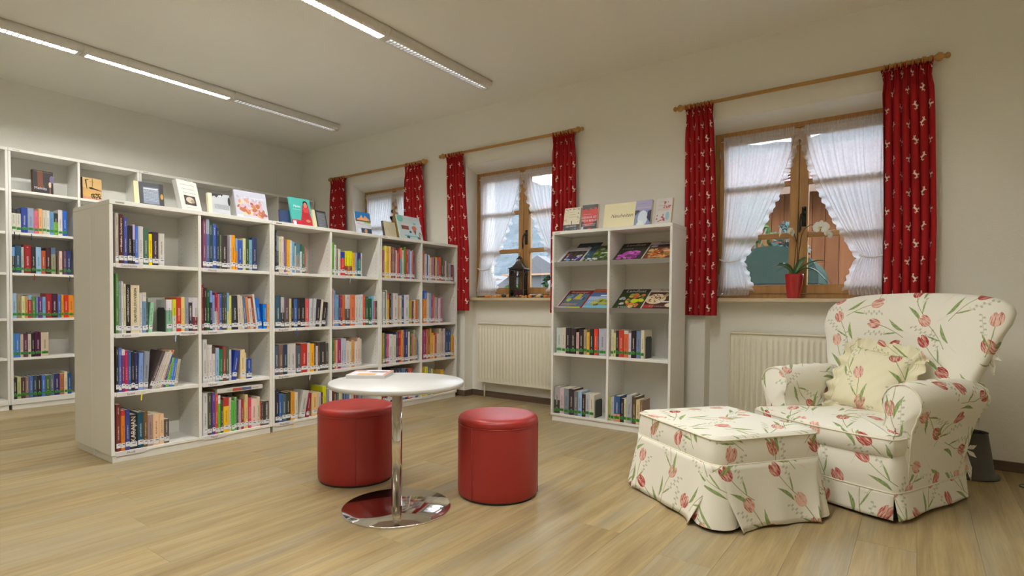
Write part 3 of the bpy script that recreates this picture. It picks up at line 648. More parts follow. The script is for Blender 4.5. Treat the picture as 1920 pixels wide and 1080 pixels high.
 'M4': '-1890|17|179|0|a8ac50;-1873|27|181|0|b4b0ac;-1846|50|194|0|d09060|34547c|0.7;-1796|32|178|0|2c2830;-1764|21|181|0|c8c494;-1743|42|211|0|a8a4a4;-1701|33|200|0|5c4a30;-1668|31|183|0|d0b888;-1637|20|183|0|8c6c50',
}
# ------------------------------------------------------------------ bookcases
def bookcase(label, loc, rz, W_, D_, H_, rows, group, plain_inside=False, slopes=(), strips=None, holes_left=False, divider=None):
    """local x along the front, y into the depth, z up; rows = shelf top heights above the bottom board"""
    t = thing('bookcase', label, 'bookcase', loc, rz, group); p = .019; zb = .045
    dv = W_/2 if divider is None else divider
    bv = .0012
    part('plinth', BX(.01, W_-.01, .01, D_-.004, 0, zb-.001), M_LAM, t, bevel=bv)
    for x in (0, W_-p): part('side_panel', BX(x+.0005, x+p-.0005, 0, D_, zb, H_-.026), M_LAM, t, bevel=bv)
    part('divider', BX(dv-p/2, dv+p/2, .001, D_-.008, rows[-1]+.0005, H_-.026), M_LAM, t, bevel=bv)
    part('top_panel', BX(.0005, W_-.0005, -.002, D_, H_-.025, H_), M_LAM, t, bevel=bv)
    part('bottom_panel', BX(p, W_-p, .001, D_-.008, zb, rows[-1]), M_LAM, t, bevel=bv)
    part('back_panel', BX(p, W_-p, D_-.007, D_-.001, zb, H_-.026), M_LAMB, t)
    for q, z in enumerate(rows[:-1]):
        for c, (a, b) in enumerate(((p+.0005, dv-p/2-.0005), (dv+p/2+.0005, W_-p-.0005))):
            if q in slopes:
                m = MB(); z0, z1 = z-.02, z; yb_ = D_-.03
                m.prism([(a, .004, z-.018), (a, .012, z), (a, yb_, z+.165), (a, yb_+.006, z+.148), (a, .02, z-.02)], (b-a, 0, 0)); s = part('display_shelf', m, M_LAM, t)
                part('stop_rail', BX(a, b, .002, .008, z-.02, z+.016), M_STEEL, s)
            else: part('shelf', BX(a, b, .003, D_-.009, z-.022, z), M_LAM, t, bevel=bv)
    if not plain_inside:
        m = MB()
        faces = [(dv-p/2-.0004, -1), (W_-p-.0004, -1)] if not holes_left else [(p+.0004, 1), (dv+p/2+.0004, 1)]
        for x, s in faces:
            for yy in (.035, D_-.06):
                zz = .14
                while zz < H_-.08:
                    q = [(x, yy-.0022, zz-.0022), (x, yy+.0022, zz-.0022), (x, yy+.0022, zz+.0022), (x, yy-.0022, zz+.0022)]
                    m.poly(q if s > 0 else q[::-1]); zz += .032
        part('pin_holes', m, M_HOLE, t, kind='stuff')
    part('maker_plate', BX(.03, .075, -.003, -.002, H_-.016, H_-.009), M_STEEL, t)
    for (q, x, w, word) in strips or []:
        z = rows[q]; top = z-.001 if q < len(rows)-1 else z-.0
        s = part('label_strip', BX(x, x+w, -.0012, .0022, top-.024, top), M_STRIP, t)
        if word:
            vf = text_vf(word, .019); k = min(1, (w-.02)/text_w(vf)); m = MB()
            m.add_mesh(vf, Matrix.Translation((x+w*.48, -.0015, top-.0125)) @ Matrix.Rotation(pi/2, 4, 'X') @ Matrix.Scale(k, 4), (1, 1, 1)); part('lettering', m, M_INK, s)
    return t
M_STRIP = plain('label_card', (.72, .69, .70), .4, 0, .4, .02); M_INK = plain('black_ink', (.04, .04, .045), .6)
FB_X, FB_Y, FB_D = -3.752, 1.246, .294
FROWS = [1.163, .754, .410, .062]
H_FB = 1.526
R90 = pi/2
STR = [[(0, .03, .14, 'Geschichte'), (1, .025, .12, 'Kunst'), (1, .375, .10, 'Philosophie'), (2, .03, .15, 'Sport'), (3, .025, .16, 'Musik'), (0, .515, .13, 'Heimat'), (1, .515, .13, 'Heimat'), (2, .515, .13, 'Heimat'), (3, .515, .15, 'Natur')],
       [(0, .025, .13, 'Erdkunde'), (1, .025, .13, 'Biografien'), (2, .025, .13, 'Biografien'), (3, .025, .15, 'Biografien'), (0, .515, .12, ''), (1, .515, .12, ''), (2, .515, .14, '')],
       [(0, .025, .12, ''), (1, .025, .12, ''), (2, .025, .12, ''), (0, .515, .14, ''), (1, .515, .14, ''), (2, .515, .14, ''), (3, .515, .14, '')]]
FBN = ['white bookcase unit with Geschichte and Musik shelves, nearest end of the long low row', 'white bookcase unit with Erdkunde and Biografien shelves, middle of the long low row', 'white bookcase unit next to the window wall, far end of the long low row']
FBR = ['near', 'middle', 'far']
for k in range(3):
    bookcase(FBN[k], (FB_X, FB_Y+k*.9985, 0), R90, .998, FB_D, H_FB, FROWS, 'units of the long low bookcase', strips=STR[k])
    bookcase('rear white bookcase unit standing back to back behind the %s unit of the low row' % FBR[k], (FB_X-2*FB_D-.002, FB_Y+k*.9985+.998, 0), -R90, .998, FB_D, H_FB, FROWS, 'units of the long low bookcase', plain_inside=True)
LB_X = -6.227; LROWS = [1.879, 1.519, 1.172, .783, .445, .089]
LBN = ['tall white wall bookcase unit cut off by the left picture edge', 'tall white wall bookcase unit with rows of green-labelled novels, left of the low bookcase', 'tall white wall bookcase unit seen above the low bookcase beside the leaning white book', 'tall white wall bookcase unit nearest the window wall corner']
for k in range(4):
    bookcase(LBN[k], (LB_X, .358+k*.985, 0), R90, .984, .292, 2.225, LROWS, 'units of the tall wall bookcase', plain_inside=(k != 1))
MR_X, MR_Y, MR_W = -2.402, 3.864, .995
MROWS = [1.268, .905, .552, .062]
bookcase('white magazine rack bookcase between two windows with sloping magazine shelves', (MR_X, MR_Y, 0), 0, MR_W, .292, 1.53, MROWS, None, slopes=(0, 1), holes_left=True, divider=.502)

# ------------------------------------------------------------------ books
PAL = {'black': '262224', 'dark grey': '45454a', 'grey': '86888c', 'light grey': 'b4b4b0', 'white': 'c8c4bc', 'cream': 'd0c4a0', 'beige': 'c4b094', 'tan': 'b89060', 'brown': '6c5040', 'dark brown': '443430', 'dark red': '702428', 'red': 'b83028', 'crimson': 'b82450', 'pink': 'c88890', 'salmon': 'd0806c', 'orange': 'd0702c', 'amber': 'dc9c20', 'yellow': 'd8c420', 'lime green': '90b830', 'green': '4c8c3c', 'dark green': '2c4c38', 'olive': '64643c', 'pale green': '98b490', 'teal': '2c6468', 'pale blue': '90a8bc', 'sky blue': '6898b4', 'blue': '3c60a0', 'navy blue': '2c3460', 'purple': '5c3870', 'mauve': '8c6c80', 'maroon': '4c2028'}
PALN = {k: tuple(int(v[i:i+2], 16) for i in (0, 2, 4)) for k, v in PAL.items()}
def cname(h):
    c = tuple(int(h[i:i+2], 16) for i in (0, 2, 4)); return min(PALN, key=lambda k: sum((a-b)**2*w for a, b, w in zip(c, PALN[k], (2, 4, 3))))
ORD = ['first', 'second', 'third', 'fourth', 'fifth', 'sixth', 'seventh', 'eighth', 'ninth', 'tenth', 'eleventh', 'twelfth', 'thirteenth', 'fourteenth', 'fifteenth', 'sixteenth', 'seventeenth', 'eighteenth', 'nineteenth', 'twentieth', 'twenty-first', 'twenty-second', 'twenty-third', 'twenty-fourth', 'twenty-fifth']
PAGE = (.76, .70, .56)
def geo_cover(m, w, d, h, c1, c2, ft, hard, r, M=None):
    b = .0022 if hard and w > .012 else .0007; e = min(.003, w*.15)
    out = [(0, d), (0, e), (w*.22, 0), (w*.78, 0), (w, e), (w, d)]; inn = [(b, d), (b, e+b), (b, e+b), (w-b, e+b), (w-b, e+b), (w-b, d)]
    zs = [0, h] if not c2 else [0, h*(1-ft), h]
    B = len(m.v); n = 6; off = r.random()*40
    T_ = (lambda p: tuple(M @ Vector(p))) if M else (lambda p: p)
    for z in zs:
        m.v += [T_((x, y, z)) for x, y in out]+[T_((x, y, z)) for x, y in inn]
    for k in range(len(zs)-1):
        a = B+k*12; c = a+12; col = c2 if (c2 and k == 1) else c1
        for i in range(5):
            q = [a+i, a+i+1, c+i+1, c+i]
            if i == 2:
                uv = [(out[2][0]+off, zs[k]), (out[3][0]+off, zs[k]), (out[3][0]+off, zs[k+1]), (out[2][0]+off, zs[k+1])]
                nv = [(0, zs[k]/h), (1, zs[k]/h), (1, zs[k+1]/h), (0, zs[k+1]/h)]; m.face(q, col, uv, nv)
            else: m.face(q, col)
        for i in (0, 2, 4): m.face([a+6+i+1, a+6+i, c+6+i, c+6+i+1], col)
        m.face([a, c, c+6, a+6], col); m.face([a+5, a+11, c+11, c+5], col)
    for a, col, fl in ((B, c1, True), (B+12*(len(zs)-1), c2 or c1, False)):
        for i in range(5):
            q = [a+i, a+i+1, a+6+i+1, a+6+i]
            if i in (1, 3): q = [a+i, a+i+1, a+6+i]
            m.face(q[::-1] if not fl else q, col)
    return b, e
def geo_pages(m, w, d, h, b, e, hard, M=None):
    k = .003 if hard else .0006
    m.box(b+.0002, w-b-.0002, e+b+.0005, d-k, k, h-k, PAGE, M)
def geo_label(m, w, green, r, M=None):
    x0, x1 = .03*w, .97*w
    if green:
        z = .018+r.random()*.010; m.box(.08*w, .92*w, -.0006, .0004, z, z+.021, (.045, .26, .04), M); m.box(.3*w, .62*w, -.0009, -.0006, z+.008, z+.013, (.02, .10, .02), M)
    else:
        z = .010+r.random()*.012; m.box(x0, x1, -.0006, .0004, z, z+.027, (.72, .73, .76), M); m.box(.34*w, .82*w, -.0009, -.0006, z+.0165, z+.021, (.03, .045, .12), M)
def parse(k):
    L = []
    for e in BOOKS[k].split(';'):
        q = e.split('|'); q += ['']*(10-len(q))
        L.append((int(q[0])/1000, int(q[1])/1000, int(q[2])/1000, float(q[3] or 0), q[4], q[5], float(q[6] or 0), q[7], q[8], q[9]))
    return L
ROWN = ['top', 'second', 'third', 'bottom']
COLN = ['first', 'second', 'third', 'fourth', 'fifth', 'sixth']
RIB = {('C1R2', 11): 'a8b8c8', ('C1R3', 7): 'd8c820', ('C3R2', 5): '3058a8', ('C3R3', 7): 'd0c8bc', ('C3R4', 4): 'e0d080', ('L1', 0): '202430', ('L1', 1): '242834', ('L1', 3): '283040', ('L2', 4): '8c1c1c', ('L2', 11): '303440', ('M3', 1): 'd0d0c8', ('C4R1', 6): 'c8c0b0'}
def place(kind, row, p, w, t):
    if kind == 'F': base = (FB_X-.012, p, FROWS[row]); rz = R90; ax = (0, 1)
    elif kind == 'L': base = (LB_X-.012, p, LROWS[row]); rz = R90; ax = (0, 1)
    else: base = (p, MR_Y+.012, MROWS[row]); rz = 0; ax = (1, 0)
    th = radians(t); s = w; dz = 0.0004; dp = 0
    if t > 0: dp = w-w*cos(th); dz += w*sin(th)
    return Vector((base[0]+ax[0]*dp, base[1]+ax[1]*dp, base[2]+dz)), th, rz
def make_books():
    stuff = MB()
    for key in BOOKS:
        kind = key[0] if key[0] in 'LM' else 'F'
        if kind == 'F': col, row = int(key[1]), int(key[3])-1; bay = '%s shelf, %s column of low bookcase' % (ROWN[row], COLN[col-1]); grp = 'books on the long low bookcase'
        elif kind == 'L': row = int(key[1]); bay = '%s shelf of the tall wall bookcase' % ['', 'second', 'third', 'fourth', 'fifth', 'bottom'][row]; grp = 'novels on the tall wall bookcase'
        else: q = int(key[1])-1; row = 2+q//2; bay = '%s %s book shelf of the magazine rack' % (('upper', 'lower')[q//2], ('left', 'right')[q % 2]); grp = 'novels on the magazine rack'
        as_stuff = key in STUFF_CELLS
        for i, (p, w, h, t, c1, c2, ft, title, tcol, big) in enumerate(parse(key)):
            r = random.Random(key+str(i)); w = max(.006, w*cos(radians(t))-.0006); d = max(.115, min(.235, h*(.70+.08*r.random())))
            hard = r.random() < .6; loc, th, rz = place(kind, row, p, w, t); loc = loc+Vector((-.006*r.random(), 0, 0) if kind != 'M' else (0, .006*r.random(), 0))
            ca, cb = alb(c1), alb(c2) if c2 else None
            if as_stuff:
                M = Matrix.Translation(loc) @ Matrix.Rotation(rz, 4, 'Z') @ Matrix.Rotation(th, 4, 'Y')
                b, e = geo_cover(stuff, w, d, h, ca, cb, ft, hard, r, M); geo_pages(stuff, w, d, h, b, e, hard, M); geo_label(stuff, w, False, r, M); continue
            nm = cname(c1); two = (' topped %s' % cname(c2)) if c2 and cname(c2) != nm else ''
            o = thing('book', '%s book%s, %s from left, %s' % (nm, two, ORD[i], bay), 'book', loc, rz, grp, rot=(0, th, rz))
            m = MB(); b, e = geo_cover(m, w, d, h, ca, cb, ft, hard, r); cov = part('cover', m, M_COVER, o)
            m = MB(); geo_pages(m, w, d, h, b, e, hard); part('pages', m, M_PRINT, o)
            m = MB(); geo_label(m, w, kind != 'F', r); part('spine_label', m, M_PRINT, o)
            if title:
                sz = w*(.95 if big else .62); vf = text_vf(title, sz); k = min(1.0, (h*.72)/text_w(vf)); m = MB()
                tc = alb(tcol) if tcol else (.74, .71, .62)
                m.add_mesh(vf, Matrix.Translation((w*.5, -.0006, h*.58)) @ Matrix.Rotation(pi/2, 4, 'X') @ Matrix.Rotation(pi/2, 4, 'Z') @ Matrix.Scale(k, 4), tc); part('spine_title', m, M_PRINT, cov)
            if (key, i) in RIB:
                m = MB(); x = w*.5; rows = [[(x-.003, -.001, .002), (x+.003, -.001, .002)], [(x-.003, -.010, -.001), (x+.003, -.010, -.001)], [(x-.002, -.016, -.02), (x+.004, -.016, -.02)], [(x-.005, -.015, -.06), (x+.001, -.015, -.062)]]
                m.grid(rows, alb(RIB[(key, i)]), uv=False); part('ribbon_marker', m, M_MATTE, o)
    s = part('book', stuff, M_COVER); s['label'] = 'many small colourful books filling the far shelves of the low bookcase'; s['category'] = 'books'; s['kind'] = 'stuff'
STUFF_CELLS = {'C4R4'} | {'C%dR%d' % (c, r) for c in (5, 6) for r in (1, 2, 3, 4)}
make_books()
def bookend(kind, row, p, h, label, w=.10, flip=1):
    loc, th, rz = place(kind, row, p, .001, 0); o = thing('bookend', label, 'bookend', loc, rz, 'metal bookends')
    m = MB(); m.prism([(0, .02, 0), (0, .13, 0), (0, .13, h-.015), (0, .115, h), (0, .035, h), (0, .02, h-.015)], (.0015, 0, 0)); part('upright', m, M_BOOKEND, o)
    part('foot', BX(-.09 if flip > 0 else 0, 0 if flip > 0 else .09, .02, .13, 0, .0009), M_BOOKEND, o)
bookend('F', 0, 1.546, .13, 'black metal bookend after the books on the Geschichte shelf')
bookend('F', 1, 1.548, .15, 'black metal bookend left of the Philosophie books', flip=-1)
bookend('F', 2, 1.617, .13, 'black metal bookend after the leaning sports books')
bookend('F', 3, 1.565, .13, 'dark metal bookend at the right end of the Musik books')
bookend('F', 0, 2.965, .10, 'black metal bookend after the books on the top shelf, fourth column')
bookend('M', 2, -1.607, .16, 'tall black bookend on the upper right book shelf of the magazine rack')
bookend('M', 3, -2.010, .14, 'black metal bookend on the lower left book shelf of the magazine rack')
def lying_book():
    B = parse('C2R4'); z = max(h for p, w, h, *_ in B if 1.86 < p+w and p < 2.19)+FROWS[3]+.001
    o = thing('book', 'thick white book lying flat on top of the Natur books, second column', 'book', (FB_X-.02, 1.862, z), R90, 'books on the long low bookcase')
    m = MB(); b, e = geo_cover(m, .030, .22, .32, (.70, .69, .66), None, 0, True, RND); M = Matrix.Rotation(pi/2, 4, 'Y'); me = m
    for i, v in enumerate(me.v): me.v[i] = (v[2], v[1], v[0])
    me.f = [f[::-1] for f in me.f]; me.u = [u[::-1] if u else u for u in me.u]; me.n = [u[::-1] if u else u for u in me.n]
    part('cover', me, M_COVER, o); m = MB(); m.box(.003, .317, .006, .215, .0025, .0275, PAGE); part('pages', m, M_PRINT, o)
    m = MB(); m.box(.105, .165, -.0006, .001, .006, .024, (.62, .10, .07)); m.box(.166, .235, -.0006, .001, .006, .024, (.12, .16, .36)); m.box(.285, .312, -.0006, .001, .003, .027, (.72, .73, .76)); part('spine_label', m, M_PRINT, o)
lying_book()

# ------------------------------------------------------------------ books shown face on, and the Neuheiten sign
def disc(m, cx, cy, rx, ry, col, y=-.0009, n=20, rot=0):
    P = []
    for k in range(n):
        a = 2*pi*k/n; px, pz = rx*cos(a), ry*sin(a); P.append((cx+px*cos(rot)-pz*sin(rot), y, cy+px*sin(rot)+pz*cos(rot)))
    m.poly(P, col)
def art_part(o, art, w, h, rnd, name='cover_art', gl=None):
    """flat print on the cover: rectangles, ellipses, speckle and lettering in cover fractions"""
    m = MB(); y = -.0004
    for a in art:
        y -= .00012; k = a[0]
        if k == 'r': m.poly([(a[1]*w, y, a[2]*h), (a[3]*w, y, a[2]*h), (a[3]*w, y, a[4]*h), (a[1]*w, y, a[4]*h)], alb(a[5]))
        elif k == 'e': disc(m, a[1]*w, a[2]*h, a[3]*w, a[4]*h, alb(a[5]), y)
        elif k == 'p': m.poly([(px*w, y, pz*h) for px, pz in a[1]], alb(a[2]))
        elif k == 's':   # speckle of small shapes inside a rectangle
            x0, z0, x1, z1, n, sz, cols = a[1:]
            for q in range(n):
                yy = y-.00002*q*.05; i_ = sz*1.35; disc(m, (max(x0, i_)+(min(x1, 1-i_)-max(x0, i_))*rnd.random())*w, (max(z0, i_)+(min(z1, 1-i_)-max(z0, i_))*rnd.random())*h, w*sz*(.5+.85*rnd.random()), min(w, h)*sz*(.35+.7*rnd.random()), alb(cols[rnd.randrange(len(cols))]), y-.0000015*q, 7, rnd.random()*3)
        elif k == 'l':   # lines of unreadable small print
            x0, z0, x1, z1, n, c = a[1:]
            for q in range(n):
                z = z1-(z1-z0)*(q+.5)/n; x = x0
                while x < x1:
                    l = (.03+.05*rnd.random()); m.poly([(x*w, y, (z-.006)*h), (min(x1, x+l)*w, y, (z-.006)*h), (min(x1, x+l)*w, y, (z+.006)*h), (x*w, y, (z+.006)*h)], alb(c)); x += l+.02
        elif k == 't':
            vf = text_vf(a[1], a[4]*h, a[6] if len(a) > 6 else 0)
            kx = min(1.0, (.94*w)/text_w(vf)); m.add_mesh(vf, Matrix.Translation((a[2]*w, y, a[3]*h)) @ Matrix.Rotation(pi/2, 4, 'X') @ Matrix.Scale(kx, 4), alb(a[5]))
    return part(name, m, gl or M_PRINT, o)
def display_book(label, loc, rz, tilt, w, h, t, col, art, spine=None, group='books shown face on', gloss=False, open_left=True, name='book', cat='book', pages=True):
    """front cover faces local -y, spine on the left (or right)"""
    rnd = random.Random(label); o = thing(name, label, cat, loc, 0, group, rot=(-radians(tilt), 0, rz))
    m = MB(); c = alb(col); s = alb(spine) if spine else c; b = .002
    m.box(0, w, 0, b, 0, h, c); m.box(0, w, t-b, t, 0, h, c)
    if open_left: m.box(-.0005, b, 0, t, 0, h, s)
    else: m.box(w-b, w+.0005, 0, t, 0, h, s)
    cov = part('cover', m, M_GLOSS if gloss else M_PRINT, o)
    if pages: m = MB(); m.box(b+.0003, w-b-.0003, b+.0002, t-b-.0002, .003, h-.003, PAGE); part('pages', m, M_PRINT, o)
    if art: art_part(o, art, w, h, rnd, gl=M_GLOSS if gloss else None)
    return o
TOPZ = H_FB+.0005
def fb(y, off): return (FB_X-off, y, TOPZ)
G = 'books shown face on along the low bookcase'
def bow(x, n): return x
display_book('dark book with a cream flap turned outward, left end of the low bookcase top', fb(1.405, .075), R90-.10, 12, .158, .150, .026, '3c3c3e', [('r', 0, 0, .16, 1, 'd8cc9c'), ('r', .3, .1, .83, .8, '7c828a'), ('r', .86, 0, 1, 1, '241e1a'), ('e', .93, .45, .05, .12, 'b88830'), ('l', .32, .2, .8, .74, 9, 'c8ccd0'), ('r', .32, .72, .8, .76, 'd8d8d8')], 'd8cc9c', G)
display_book('white hardback with a small dark picture leaning back on the low bookcase', fb(1.672, .07), R90+.28, 16, .150, .215, .034, 'c8c4b4', [('l', .15, .83, .85, .90, 1, '6c6454'), ('l', .2, .70, .8, .76, 1, '5c5448'), ('l', .22, .58, .85, .64, 1, '6c6c60'), ('r', .22, .22, .78, .52, '3c3430'), ('e', .5, .38, .2, .10, 'b8a88c'), ('e', .62, .35, .1, .06, '8c7c68'), ('l', .25, .12, .8, .16, 1, '8c8478'), ('l', .35, .05, .7, .08, 1, '9c9484')], 'ccc8ba', G)
display_book('grey and white book showing its back with black blots, behind the white hardback', fb(1.845, .085), R90-.06, 10, .142, .150, .024, 'b0b0ac', [('r', 0, 0, .17, 1, 'd4c8a0'), ('p', [(.2, 1), (.2, .85), (.3, .9), (.4, .82), (.5, .95), (.6, .84), (.7, .98), (.7, 1)], '242426'), ('e', .97, .7, .06, .2, '2c2c2e'), ('e', .58, .9, .05, .05, 'd0d0cc'), ('l', .28, .3, .95, .52, 5, '484848'), ('r', .4, .04, .86, .08, '404040')], 'd4c8a0', G)
display_book('glossy white book with a picture of woven baskets on the low bookcase', fb(2.022, .06), R90, 14, .232, .205, .016, 'b8b4b4', [('r', 0, .62, 1, 1, 'b4b2b6'), ('s', .02, .1, .98, .66, 60, .085, ['b87850', 'c89070', 'a86848', 'd0a080', '9c5c58', 'c0a0a8', 'd8b890', 'b88c90']), ('s', .02, .62, .98, .8, 24, .05, ['b0a8ac', 'c0b8bc', 'a89c9c']), ('l', .3, .72, .95, .82, 1, 'd8d8d8'), ('r', .02, 0, .2, .12, 'c8c8d0')], 'b8b4b8', G, True)
display_book('small navy book half hidden behind the teal biography', fb(2.385, .12), R90, 8, .10, .115, .02, '34405c', [('l', .1, .15, .9, .25, 1, 'a0a8b8')], '2c3450', G)
display_book('teal biography cover showing a figure in a red headscarf', fb(2.446, .06), R90, 14, .176, .222, .016, '48a090', [('r', 0, 0, 1, .2, 'b83038'), ('p', [(.46, 0), (.44, .2), (.52, .46), (.6, .74), (.68, .9), (.82, .9), (.9, .74), (.93, .45), (1, .25), (1, 0)], 'a83034'), ('e', .75, .84, .115, .085, '2c2422'), ('e', .75, .77, .085, .10, 'b07c5c'), ('p', [(.6, .62), (.66, .5), (.86, .5), (.9, .66), (.84, .7), (.75, .64), (.66, .7)], 'c04044'), ('l', .55, .3, .92, .48, 4, '7c2024'), ('e', .8, .2, .11, .05, 'b07c5c'), ('t', 'Malala', .32, .69, .11, 'd8e4dc', .25), ('l', .12, .55, .5, .6, 1, 'a8d0c4'), ('r', .05, .02, .2, .16, 'c8ccd0')], '48a090', G, True)
display_book('black slate-like book with a cream flap, right of the teal biography', fb(2.655, .085), R90+.12, 14, .135, .152, .022, '2c2c2c', [('r', 0, 0, .2, 1, 'd4c898'), ('r', .3, .06, .92, .9, '5c5e5e'), ('l', .34, .12, .88, .84, 8, '9c9e9e')], 'd4c898', G)
display_book('children\'s magazine with blue photo and white lower half on the low bookcase', fb(3.04, .055), R90, 12, .160, .190, .006, 'c0c0bc', [('r', 0, .56, 1, 1, '2c6c9c'), ('r', 0, .56, 1, .66, '5c5038'), ('p', [(.08, .66), (.3, .74), (.42, .88), (.52, .72), (.66, .86), (.9, .7), (.95, .62), (.1, .62)], 'd89868'), ('r', .55, .50, .98, .55, '98b830'), ('l', .12, .40, .6, .47, 1, 'c04848'), ('l', .55, .40, .9, .47, 1, '6898b8'), ('r', .3, .02, .98, .26, '34485c'), ('e', .6, .14, .1, .1, 'c08858'), ('e', .16, .14, .11, .1, 'd0d0d0')], 'c0c0bc', G, True)
display_book('beige book showing its back flap, left of the cookery book', fb(3.36, .075), R90+.12, 12, .162, .150, .02, 'c4b48c', [('r', .0, 0, .03, 1, '3c342c'), ('l', .4, .2, .95, .9, 9, '988c70'), ('r', .4, .3, .42, .62, '8c8064')], '3c342c', G)
display_book('white cookery book with cake pictures leaning at the far end of the low bookcase', fb(3.525, .05), R90+.05, 15, .300, .232, .014, 'bcc4bc', [('e', .12, .86, .13, .14, '7cb8a4'), ('l', .25, .82, .82, .92, 1, 'c8a080'), ('l', .35, .70, .72, .78, 1, 'c0a078'), ('e', .72, .71, .07, .05, '6cb09c'), ('r', .12, .42, .44, .62, '7c4434'), ('r', .12, .58, .44, .64, 'd8ccc0'), ('e', .68, .52, .11, .1, 'c06838'), ('e', .68, .42, .07, .12, 'b86030'), ('p', [(.64, .42), (.74, .42), (.7, .24), (.68, .24)], '4c3c28'), ('e', .48, .34, .05, .05, '2c3438'), ('r', .2, .14, .8, .19, '6ca890'), ('e', .35, .11, .07, .05, '34383c'), ('e', .82, .12, .07, .05, '3c342c'), ('s', .84, .05, .99, .36, 10, .04, ['4c5c2c', 'c09030', '382c24'])], '9cc0ac', G, True)
# wall bookcase display books
display_book('dark novel titled Melnitz standing face on in the tall wall bookcase', (LB_X-.09, 1.53, LROWS[0]+.0005), R90+.15, 3, .150, .212, .034, '2a2422', [('r', .22, .25, .5, .98, '6c3c24'), ('l', .05, .92, .95, .97, 1, 'a89878'), ('r', .5, 0, .52, 1, '1c1818'), ('e', .93, .68, .12, .16, '6c6074'), ('p', [(.78, .34), (.76, .48), (.8, .56), (.88, .56), (.9, .46), (.88, .34)], 'd8b898'), ('r', .815, .1, .845, .34, 'b07c54'), ('p', [(.76, .04), (.83, .14), (.9, .04), (.83, .09)], 'a87048'), ('t', 'Melnitz', .36, .25, .15, 'd8d4d0')], '503020', 'books shown face on in the wall bookcase')
display_book('amber novel with a tree and brush lettering in the tall wall bookcase', (LB_X-.07, 1.885, LROWS[0]+.0005), R90+.08, 3, .155, .210, .034, 'c8985c', [('r', 0, .55, 1, 1, 'd0a868'), ('r', 0, .2, 1, .36, 'c8a050'), ('r', 0, 0, 1, .14, 'c08468'), ('s', .45, .12, .98, .34, 46, .045, ['2c2418', '3c3020', '241c14', '4c4028']), ('r', .7, .06, .73, .2, '2c2418'), ('p', [(.12, .9), (.3, .93), (.32, .9), (.2, .88), (.24, .5), (.21, .5)], '241a14'), ('p', [(.5, .97), (.53, .97), (.52, .62), (.49, .62)], '241a14'), ('l', .34, .80, .6, .86, 1, '241a14'), ('p', [(.4, .5), (.56, .5), (.98, .46), (.98, .48), (.6, .56), (.44, .6), (.3, .56)], '2c2018')], '3c1c14', 'books shown face on in the wall bookcase')
# top of the magazine rack
def mr(x, off): return (x, MR_Y+off, 1.5305)
G2 = 'new titles shown on the magazine rack'
display_book('cream novel with leaf border and black lower band on the magazine rack', mr(-2.338, .05), .0, 12, .148, .198, .022, 'ccc09c', [('s', .02, .4, .2, .98, 12, .025, ['4c5c4c', '5c4c40', '3c4850']), ('s', .85, .4, .98, .98, 10, .03, ['4c4c54', '5c4858']), ('s', .1, .9, .9, .98, 12, .03, ['4c5c4c', '3c4850']), ('l', .35, .78, .65, .83, 1, '5c5444'), ('l', .35, .68, .7, .72, 1, '5c5444'), ('l', .3, .58, .8, .62, 1, '5c5444'), ('r', 0, 0, 1, .28, '1e1e20'), ('t', 'JOJO MOYES', .5, .2, .085, 'd0ccc0'), ('s', .05, .02, .95, .1, 12, .03, ['a8a8a4', '5c5c5c']), ('r', .48, .28, .53, .44, '242424')], 'c8bc98', G2)
display_book('red and black thriller on the magazine rack beside the cream novel', mr(-2.176, .06), .0, 8, .138, .205, .024, 'b83430', [('p', [(0, 1), (0, .86), (.15, .82), (.25, .86), (.4, .76), (.55, .88), (.7, .8), (.85, .9), (1, .8), (1, 1)], '2c2826'), ('p', [(0, 0), (0, .3), (.12, .44), (.2, .2), (.4, .16), (.7, .2), (.9, .44), (1, .3), (1, 0)], '282422'), ('l', .1, .6, .6, .64, 1, 'd8d0c8'), ('t', 'GEFAHR IST', .5, .5, .15, 'd8d0c8'), ('t', 'MEIN BERUF', .5, .37, .15, 'd8d0c8'), ('r', .08, .235, .92, .245, 'd0c8c0'), ('l', .1, .15, .9, .22, 2, 'c8c0b8'), ('r', .03, .0, .16, .14, 'c0c0c4'), ('e', .55, .06, .1, .04, 'b83834')], '2c2624', G2)
s = display_book('cream card sign reading Neuheiten on the magazine rack', mr(-2.005, .10), .0, 12, .30, .205, .004, 'd8cc9c', [('t', 'Neuheiten', .5, .5, .21, '4c3c30', .45)], 'd8cc9c', None, name='card_sign', cat='sign', pages=False)
display_book('lilac and white novel overlapping the Neuheiten sign', mr(-1.722, .045), .0, 14, .128, .200, .026, 'a89cb0', [('r', 0, .62, 1, 1, 'a098ac'), ('l', .1, .66, .95, .76, 1, 'd0c8d4'), ('l', .1, .84, .7, .9, 1, '7c7490'), ('r', 0, 0, 1, .62, '7c88a4'), ('e', .5, .3, .3, .3, 'c8d0dc'), ('p', [(0, .4), (.3, .58), (.2, .62), (0, .62)], '4c4440'), ('p', [(1, .1), (.75, .3), (.8, .55), (1, .6)], '3c3c4c'), ('p', [(.1, 0), (.3, .22), (.55, .18), (.6, 0)], 'd8dce4')], 'ccc4a8', G2, True, open_left=False)
display_book('pale novel with red blossoms at the right end of the magazine rack', mr(-1.560, .045), .05, 16, .118, .205, .028, 'c4bcb0', [('s', .5, .62, 1, .98, 14, .06, ['a84c48', 'b86058', '8c4440']), ('s', .05, .02, .6, .35, 12, .06, ['a03c3c', 'b45450']), ('l', .15, .68, .7, .74, 1, 'b06058'), ('l', .15, .52, .8, .6, 2, 'b87870'), ('e', .75, .3, .12, .16, '8cb0b4'), ('l', .2, .84, .6, .88, 1, '88a098')], 'd8c098', G2, open_left=False)

